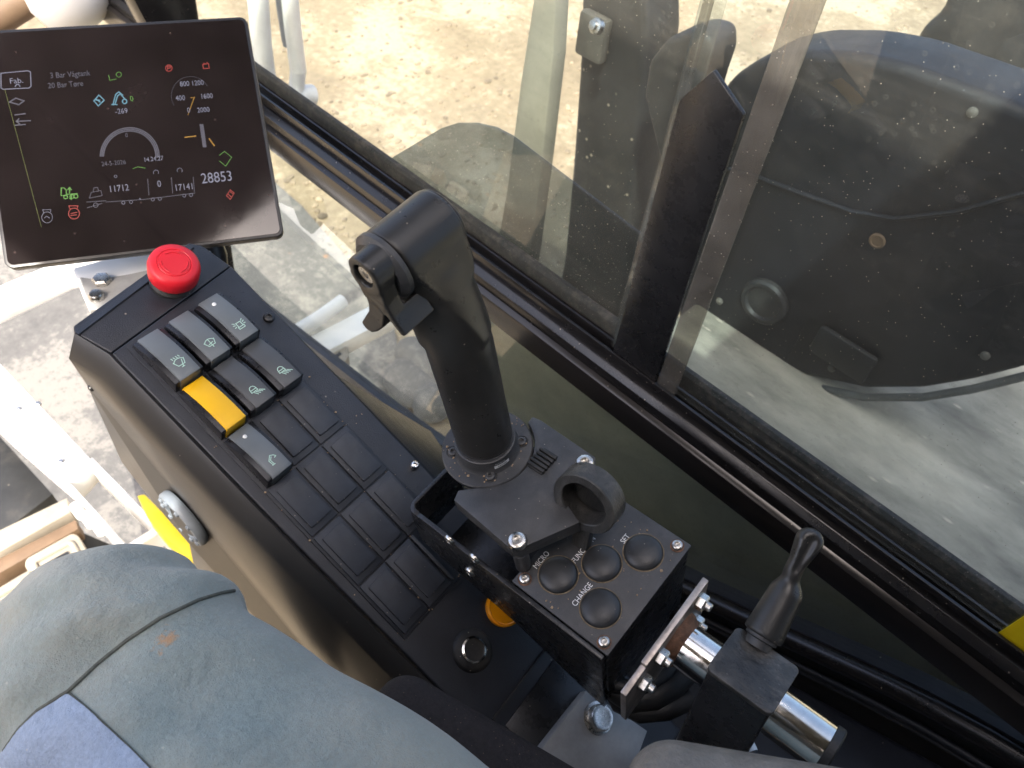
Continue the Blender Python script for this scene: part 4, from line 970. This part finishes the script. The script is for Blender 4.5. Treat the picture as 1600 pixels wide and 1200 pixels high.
# lever: hub, waisted arm, rounded end with a slot
def cl_at(px, py, c): return FA.loc(at(px, py, FA.p(0,0,c), FA.A[2]))
h0, h1 = cl_at(1192,992,-34), cl_at(1226,930,-22)
t1, t2 = cl_at(1240,890,-8), cl_at(1264,846,4)
def lev2(P):
    hb = capsule(P, h0, h1, 13.6, 11.5); hb = smax(hb, -((P-h0)@unit(h1-h0))-1, 2)
    ar = capsule(P, h1+(t1-h1)*.1, t1, 8.2, 5.2); a2 = capsule(P, t1, t2, 5.2, 9.4)
    d = smin(smin(hb, ar, 4), a2, 4)
    # flatten the end and sink a slot into it
    up = unit([-.35,-.35,.87]); k = (P-t2)@up
    d = smax(d, k-6.5-.0*k, 2.5); d = smax(d, -k-7.5-np.clip(-((P-t2)@unit(t2-h1)), 0, 60)*.3, 3)
    sl_ = capsule(P, t1+up*7.5, t2+up*7.5, 3.0, 3.4); d = smax(d, -sl_, 1.2)
    return d
lo_ = np.min([h0,h1,t1,t2], 0)-24; hi_ = np.max([h0,h1,t1,t2], 0)+24
sdf_obj('locking_lever', FA, lev2, lo_, hi_, 1.2, M['rubber'] if False else M['grip'], cl, 2)
b = MB(); b.lathe(FA, tuple(h0), tuple(h0-h1), [(11,-3),(11,3),(9,4),(9,9),(0,9)], 32); b.build('washer', M['blackplate'], cl)

pb = thing('bracket_plate', 'cloudy grey steel plate with one round bolt beside the seat', 'bracket plate', at_z(930, 1130, H-.62))
zp = H-.60
pp = [FP.p(*FP.loc(at(*q, FP.p(0,0,12), FP.A[2]))[:2], 12) for q in ((918,1078),(1012,1142),(985,1215),(960,1290),(800,1290),(838,1180))]
b = MB(); b.slab(pp, -FP.A[2]*.012, 1, 2); b.build('steel_plate', M['greyplate'], pb)
p = FP.loc(at(934,1122, FP.p(0,0,12), FP.A[2])); b = MB(); b.lathe(FP, (p[0],p[1],12), (0,0,1), [(11,0),(11,1.2),(9,1.6),(8.8,6),(8,7.2),(5.6,7.4),(0,5.6)], 32); b.build('round_bolt', M['zinc'], pb)

# cables below the tube
def cpt(px, py, c): return at(px, py, FA.p(0,0,c), FA.A[2])
cb = MB(); cb.tube([cpt(*q, -150) for q in ((945,1040),(960,1075),(985,1092),(1020,1088),(1050,1070),(1080,1040))], .010, 12)
cb.tube([cpt(*q, -160) for q in ((950,1060),(970,1098),(1000,1112),(1040,1108),(1080,1090))], .008, 12)
cb.tube([cpt(*q, -140) for q in ((960,1070),(990,1078),(1010,1070),(1040,1050),(1060,1020))], .006, 12)
tag(cb.build('cable_bundle', M['cable']), 'greasy black cable bundle under the steel end plate', 'cables')
lc = thing('labelled_cable', 'thin black cable with a white printed sleeve by the chrome tube', 'cable', FA.p(-40, -290, -140))
pts = [at_z(*q, H-.56) for q in ((1140,1120),(1160,1150),(1176,1180),(1186,1230))]
b = MB(); b.tube(pts, .0045, 12); b.build('cable_core', M['cable'], lc)
pts = [at_z(*q, H-.56) for q in ((1160,1149),(1167,1163),(1173,1176))]
b = MB(); b.tube(pts, .0053, 14); b.build('white_sleeve', M['white'], lc)

# ================================================================= SEAT, ARMREST, PERSON
ac = EYE+ray(1050,1262)*.40; ac2 = EYE+ray(1260,1300)*.41
FAr = Frame(ac, unit(ac2-ac), unit(np.cross([0,0,1.], ac2-ac)), (0,0,1))
FAr.A[2] = np.cross(FAr.A[0], FAr.A[1])
sdf_obj('armrest_pad', FAr, lambda P: rbox(P, (40,0,0), (62,27,26), 22), (-35,-40,-40), (112,40,40), 2.0, M['leather'], None, 3)
tag(bpy.data.objects['armrest_pad'], 'grained grey vinyl armrest end at the bottom edge', 'armrest')
sc0 = EYE+ray(640,1120)*.52; sc1 = EYE+ray(800,1215)*.52
FSe = Frame(sc0, unit(sc1-sc0), unit(np.cross([0,0,1.], sc1-sc0)), (0,0,1)); FSe.A[2] = np.cross(FSe.A[0], FSe.A[1])
sdf_obj('seat_bolster', FSe, lambda P: rbox(P, (70,0,-60), (95,24,75), 20), (-35,-40,-140), (175,40,30), 3.0, M['seatcloth'], None, 3)
tag(bpy.data.objects['seat_bolster'], 'dark brown linty seat bolster edge right of the trousers', 'seat')

pe = thing('person', 'seated person in teal-grey work trousers, one knee towards the console', 'person', (0, .05, H-.62))
K0 = np.array([-.026, .245, H-.462])*1000; HP = np.array([.045, -.16, H-.50])*1000; AN = np.array([-.03, .36, H-.98])*1000
def legf(P):
    d = smin(capsule(P, K0, HP, 72, 104), capsule(P, K0+np.array([0,10,-8]), AN, 66, 56), 24)
    x, y, z = P[...,0]/1000, P[...,1]/1000, P[...,2]/1000
    s = (P-K0)@unit(HP-K0); q = (P-K0)@unit(np.cross(HP-K0, [0,0,1.]))
    d = d+1.5*(2.4*np.sin(s*.045+q*.03+.6*np.sin(q*.05))*np.exp(-np.abs(s-40)/140)+1.6*np.sin(q*.085+s*.02+1.3)+1.2*np.sin(s*.11-q*.05)*np.exp(-np.abs(s)/60)+1.5*np.abs(np.sin(q*.021+s*.052+1.1*np.sin(s*.021+.4)))**3*np.exp(-np.abs(s-10)/160)*2+1.1*np.sin(s*.19+q*.12+2*np.sin(q*.02))*np.exp(-((s+20)/70)**2))
    return d
leg = sdf_obj('trouser_leg', FW, legf, (-240,-330,z0-1060), (210,460,z0-330), 4.0, M['trouser'], pe, 3)
me = leg.data
bvh = BVHTree.FromPolygons([v.co+pe.location for v in me.vertices], [p.vertices[:] for p in me.polygons])
def on_leg(px, py, off=0.0):
    d = Vector(ray(px, py)); h, n, i, dist = bvh.ray_cast(Vector(EYE), d)
    return None if h is None else np.array(h+n*off)
def leg_line(name, px, r, mat, off=.0004, step=6):
    P = []
    for (x0, y0), (x1, y1) in zip(px[:-1], px[1:]):
        n = max(1, int(math.hypot(x1-x0, y1-y0)/step))
        for k in range(n):
            h = on_leg(x0+(x1-x0)*k/n, y0+(y1-y0)*k/n, off)
            if h is not None: P.append(h)
    if len(P) > 2:
        b = MB(); b.tube(P, r, 8); b.build(name, mat, leg)
seam = [(8,1172),(30,1140),(60,1110),(107,1080),(150,1040),(195,1003),(250,966),(310,938),(345,927),(372,922)]
leg_line('knee_seam', seam, .0010, M['thread'])
sc_ = on_leg(252, 1003)
if sc_ is not None:
    mt2 = M['trouser']; n_ = mt2.node_tree; bs = n_.nodes['Principled BSDF']; src = bs.inputs['Base Color'].links[0].from_socket
    tc = coord(n_); mp_ = n_.nodes.new('ShaderNodeMapping'); mp_.vector_type = 'POINT'; l_ = Vector(sc_)-pe.location
    mp_.inputs['Location'].default_value = -l_*40; mp_.inputs['Scale'].default_value = (40,40,40); n_.links.new(tc, mp_.inputs[0])
    ln_ = n_.nodes.new('ShaderNodeVectorMath'); ln_.operation = 'LENGTH'; n_.links.new(mp_.outputs[0], ln_.inputs[0])
    nz = tex_noise(n_, 160, 6, .7, tc); ad_ = n_.nodes.new('ShaderNodeMath'); ad_.operation = 'MULTIPLY_ADD'; n_.links.new(nz.outputs[0], ad_.inputs[0]); ad_.inputs[1].default_value = 1.5; n_.links.new(ln_.outputs['Value'], ad_.inputs[2])
    fz = ramp(n_, ad_.outputs[0], [(.75, (.75,.75,.75)), (.98, (0,0,0))]).outputs[0]
    n_.links.new(mixc(n_, fz, src, (.50,.26,.10)), bs.inputs['Base Color'])
leg_line('pocket_seam', [(109,1083),(150,1118),(200,1165),(240,1205)], .0005, M['thread'])
# blue thigh panel laid on the leg
bmx = bmesh.new(); grid = {}
def blue_in(x, y):
    yl = np.interp(x, [8, 30, 60, 107], [1172, 1140, 1112, 1083]); yr = np.interp(x, [107, 150, 200, 240], [1083, 1118, 1165, 1205])
    return y >= (yl if x < 107 else yr)
for i, x in enumerate(range(-20, 260, 5)):
    y0_ = np.interp(x, [-20, 8, 30, 60, 107, 150, 200, 240], [1200, 1172, 1141, 1113, 1084, 1119, 1166, 1206])
    for j in range(16):
        h = on_leg(x, y0_+j*(1300-y0_)/15, .0012)
        if h is not None: grid[i, j] = bmx.verts.new(h)
for (i, j) in list(grid):
    if all(k in grid for k in ((i+1,j),(i+1,j+1),(i,j+1))):
        bmx.faces.new((grid[i,j], grid[i+1,j], grid[i+1,j+1], grid[i,j+1]))
for v_ in [v_ for v_ in bmx.verts if not v_.link_faces]: bmx.verts.remove(v_)
if len(bmx.faces):
    bmesh.ops.recalc_face_normals(bmx, faces=bmx.faces)
    b = MB(); b._take(bmx); o = b.build('thigh_panel', M['pocket'], leg); o['label'] = 'light blue cloth panel on the thigh'
else: bmx.free()

# ================================================================= LOOSE GRIT AND GRAVEL
random.seed(21)
def crumbs(name, pts, smin_, smax_, mat, label, cat):
    bm_ = bmesh.new()
    for p in pts:
        r_ = random.uniform(smin_, smax_); t_ = bmesh.new(); bmesh.ops.create_icosphere(t_, subdivisions=1, radius=r_)
        sx, sy, sz = random.uniform(.6,1.6), random.uniform(.6,1.3), random.uniform(.4,.9)
        for v in t_.verts: v.co = Vector((v.co.x*sx*random.uniform(.8,1.2), v.co.y*sy, v.co.z*sz))+Vector(p)
        m_ = bpy.data.meshes.new('t'); t_.to_mesh(m_); t_.free(); bm_.from_mesh(m_); bpy.data.meshes.remove(m_)
    mb = MB(); mb._take(bm_); o = mb.build(name, mat, None, False); tag(o, label, cat); o['kind'] = 'stuff'
gp_ = []
for k in range(90):
    if random.random() < .5: a_ = random.choice((0,25,50,75))+random.gauss(0, 1.2); b_ = -random.uniform(90, 272)
    else: a_ = random.uniform(-6, 92); b_ = -45.1*random.choice((2,3,4,5,6))+random.gauss(0, 1.5)
    gp_.append(FP.p(a_, b_, 1.7))
for k in range(40):
    t_ = random.uniform(0, 6.28); r_ = random.uniform(25, 35); gp_.append(FA.p(r_*math.cos(t_), r_*math.sin(t_), .2))
for k in range(40): gp_.append(FA.p(random.uniform(-60, 40), random.uniform(-159, -100), -37.8))
crumbs('dry_grit', gp_, .00025, .0009, M['grime2'], 'tiny tan crumbs of dry grit lying in the console joints', 'grit')
gv = []
for k in range(1500):
    q = at_z(random.uniform(380, 1450), random.uniform(-20, 420), 0); gv.append((q[0], q[1], .004))
crumbs('ground_gravel', gv, .006, .022, M['gravel'], 'small pale and brown stones scattered over the sandy ground', 'gravel')
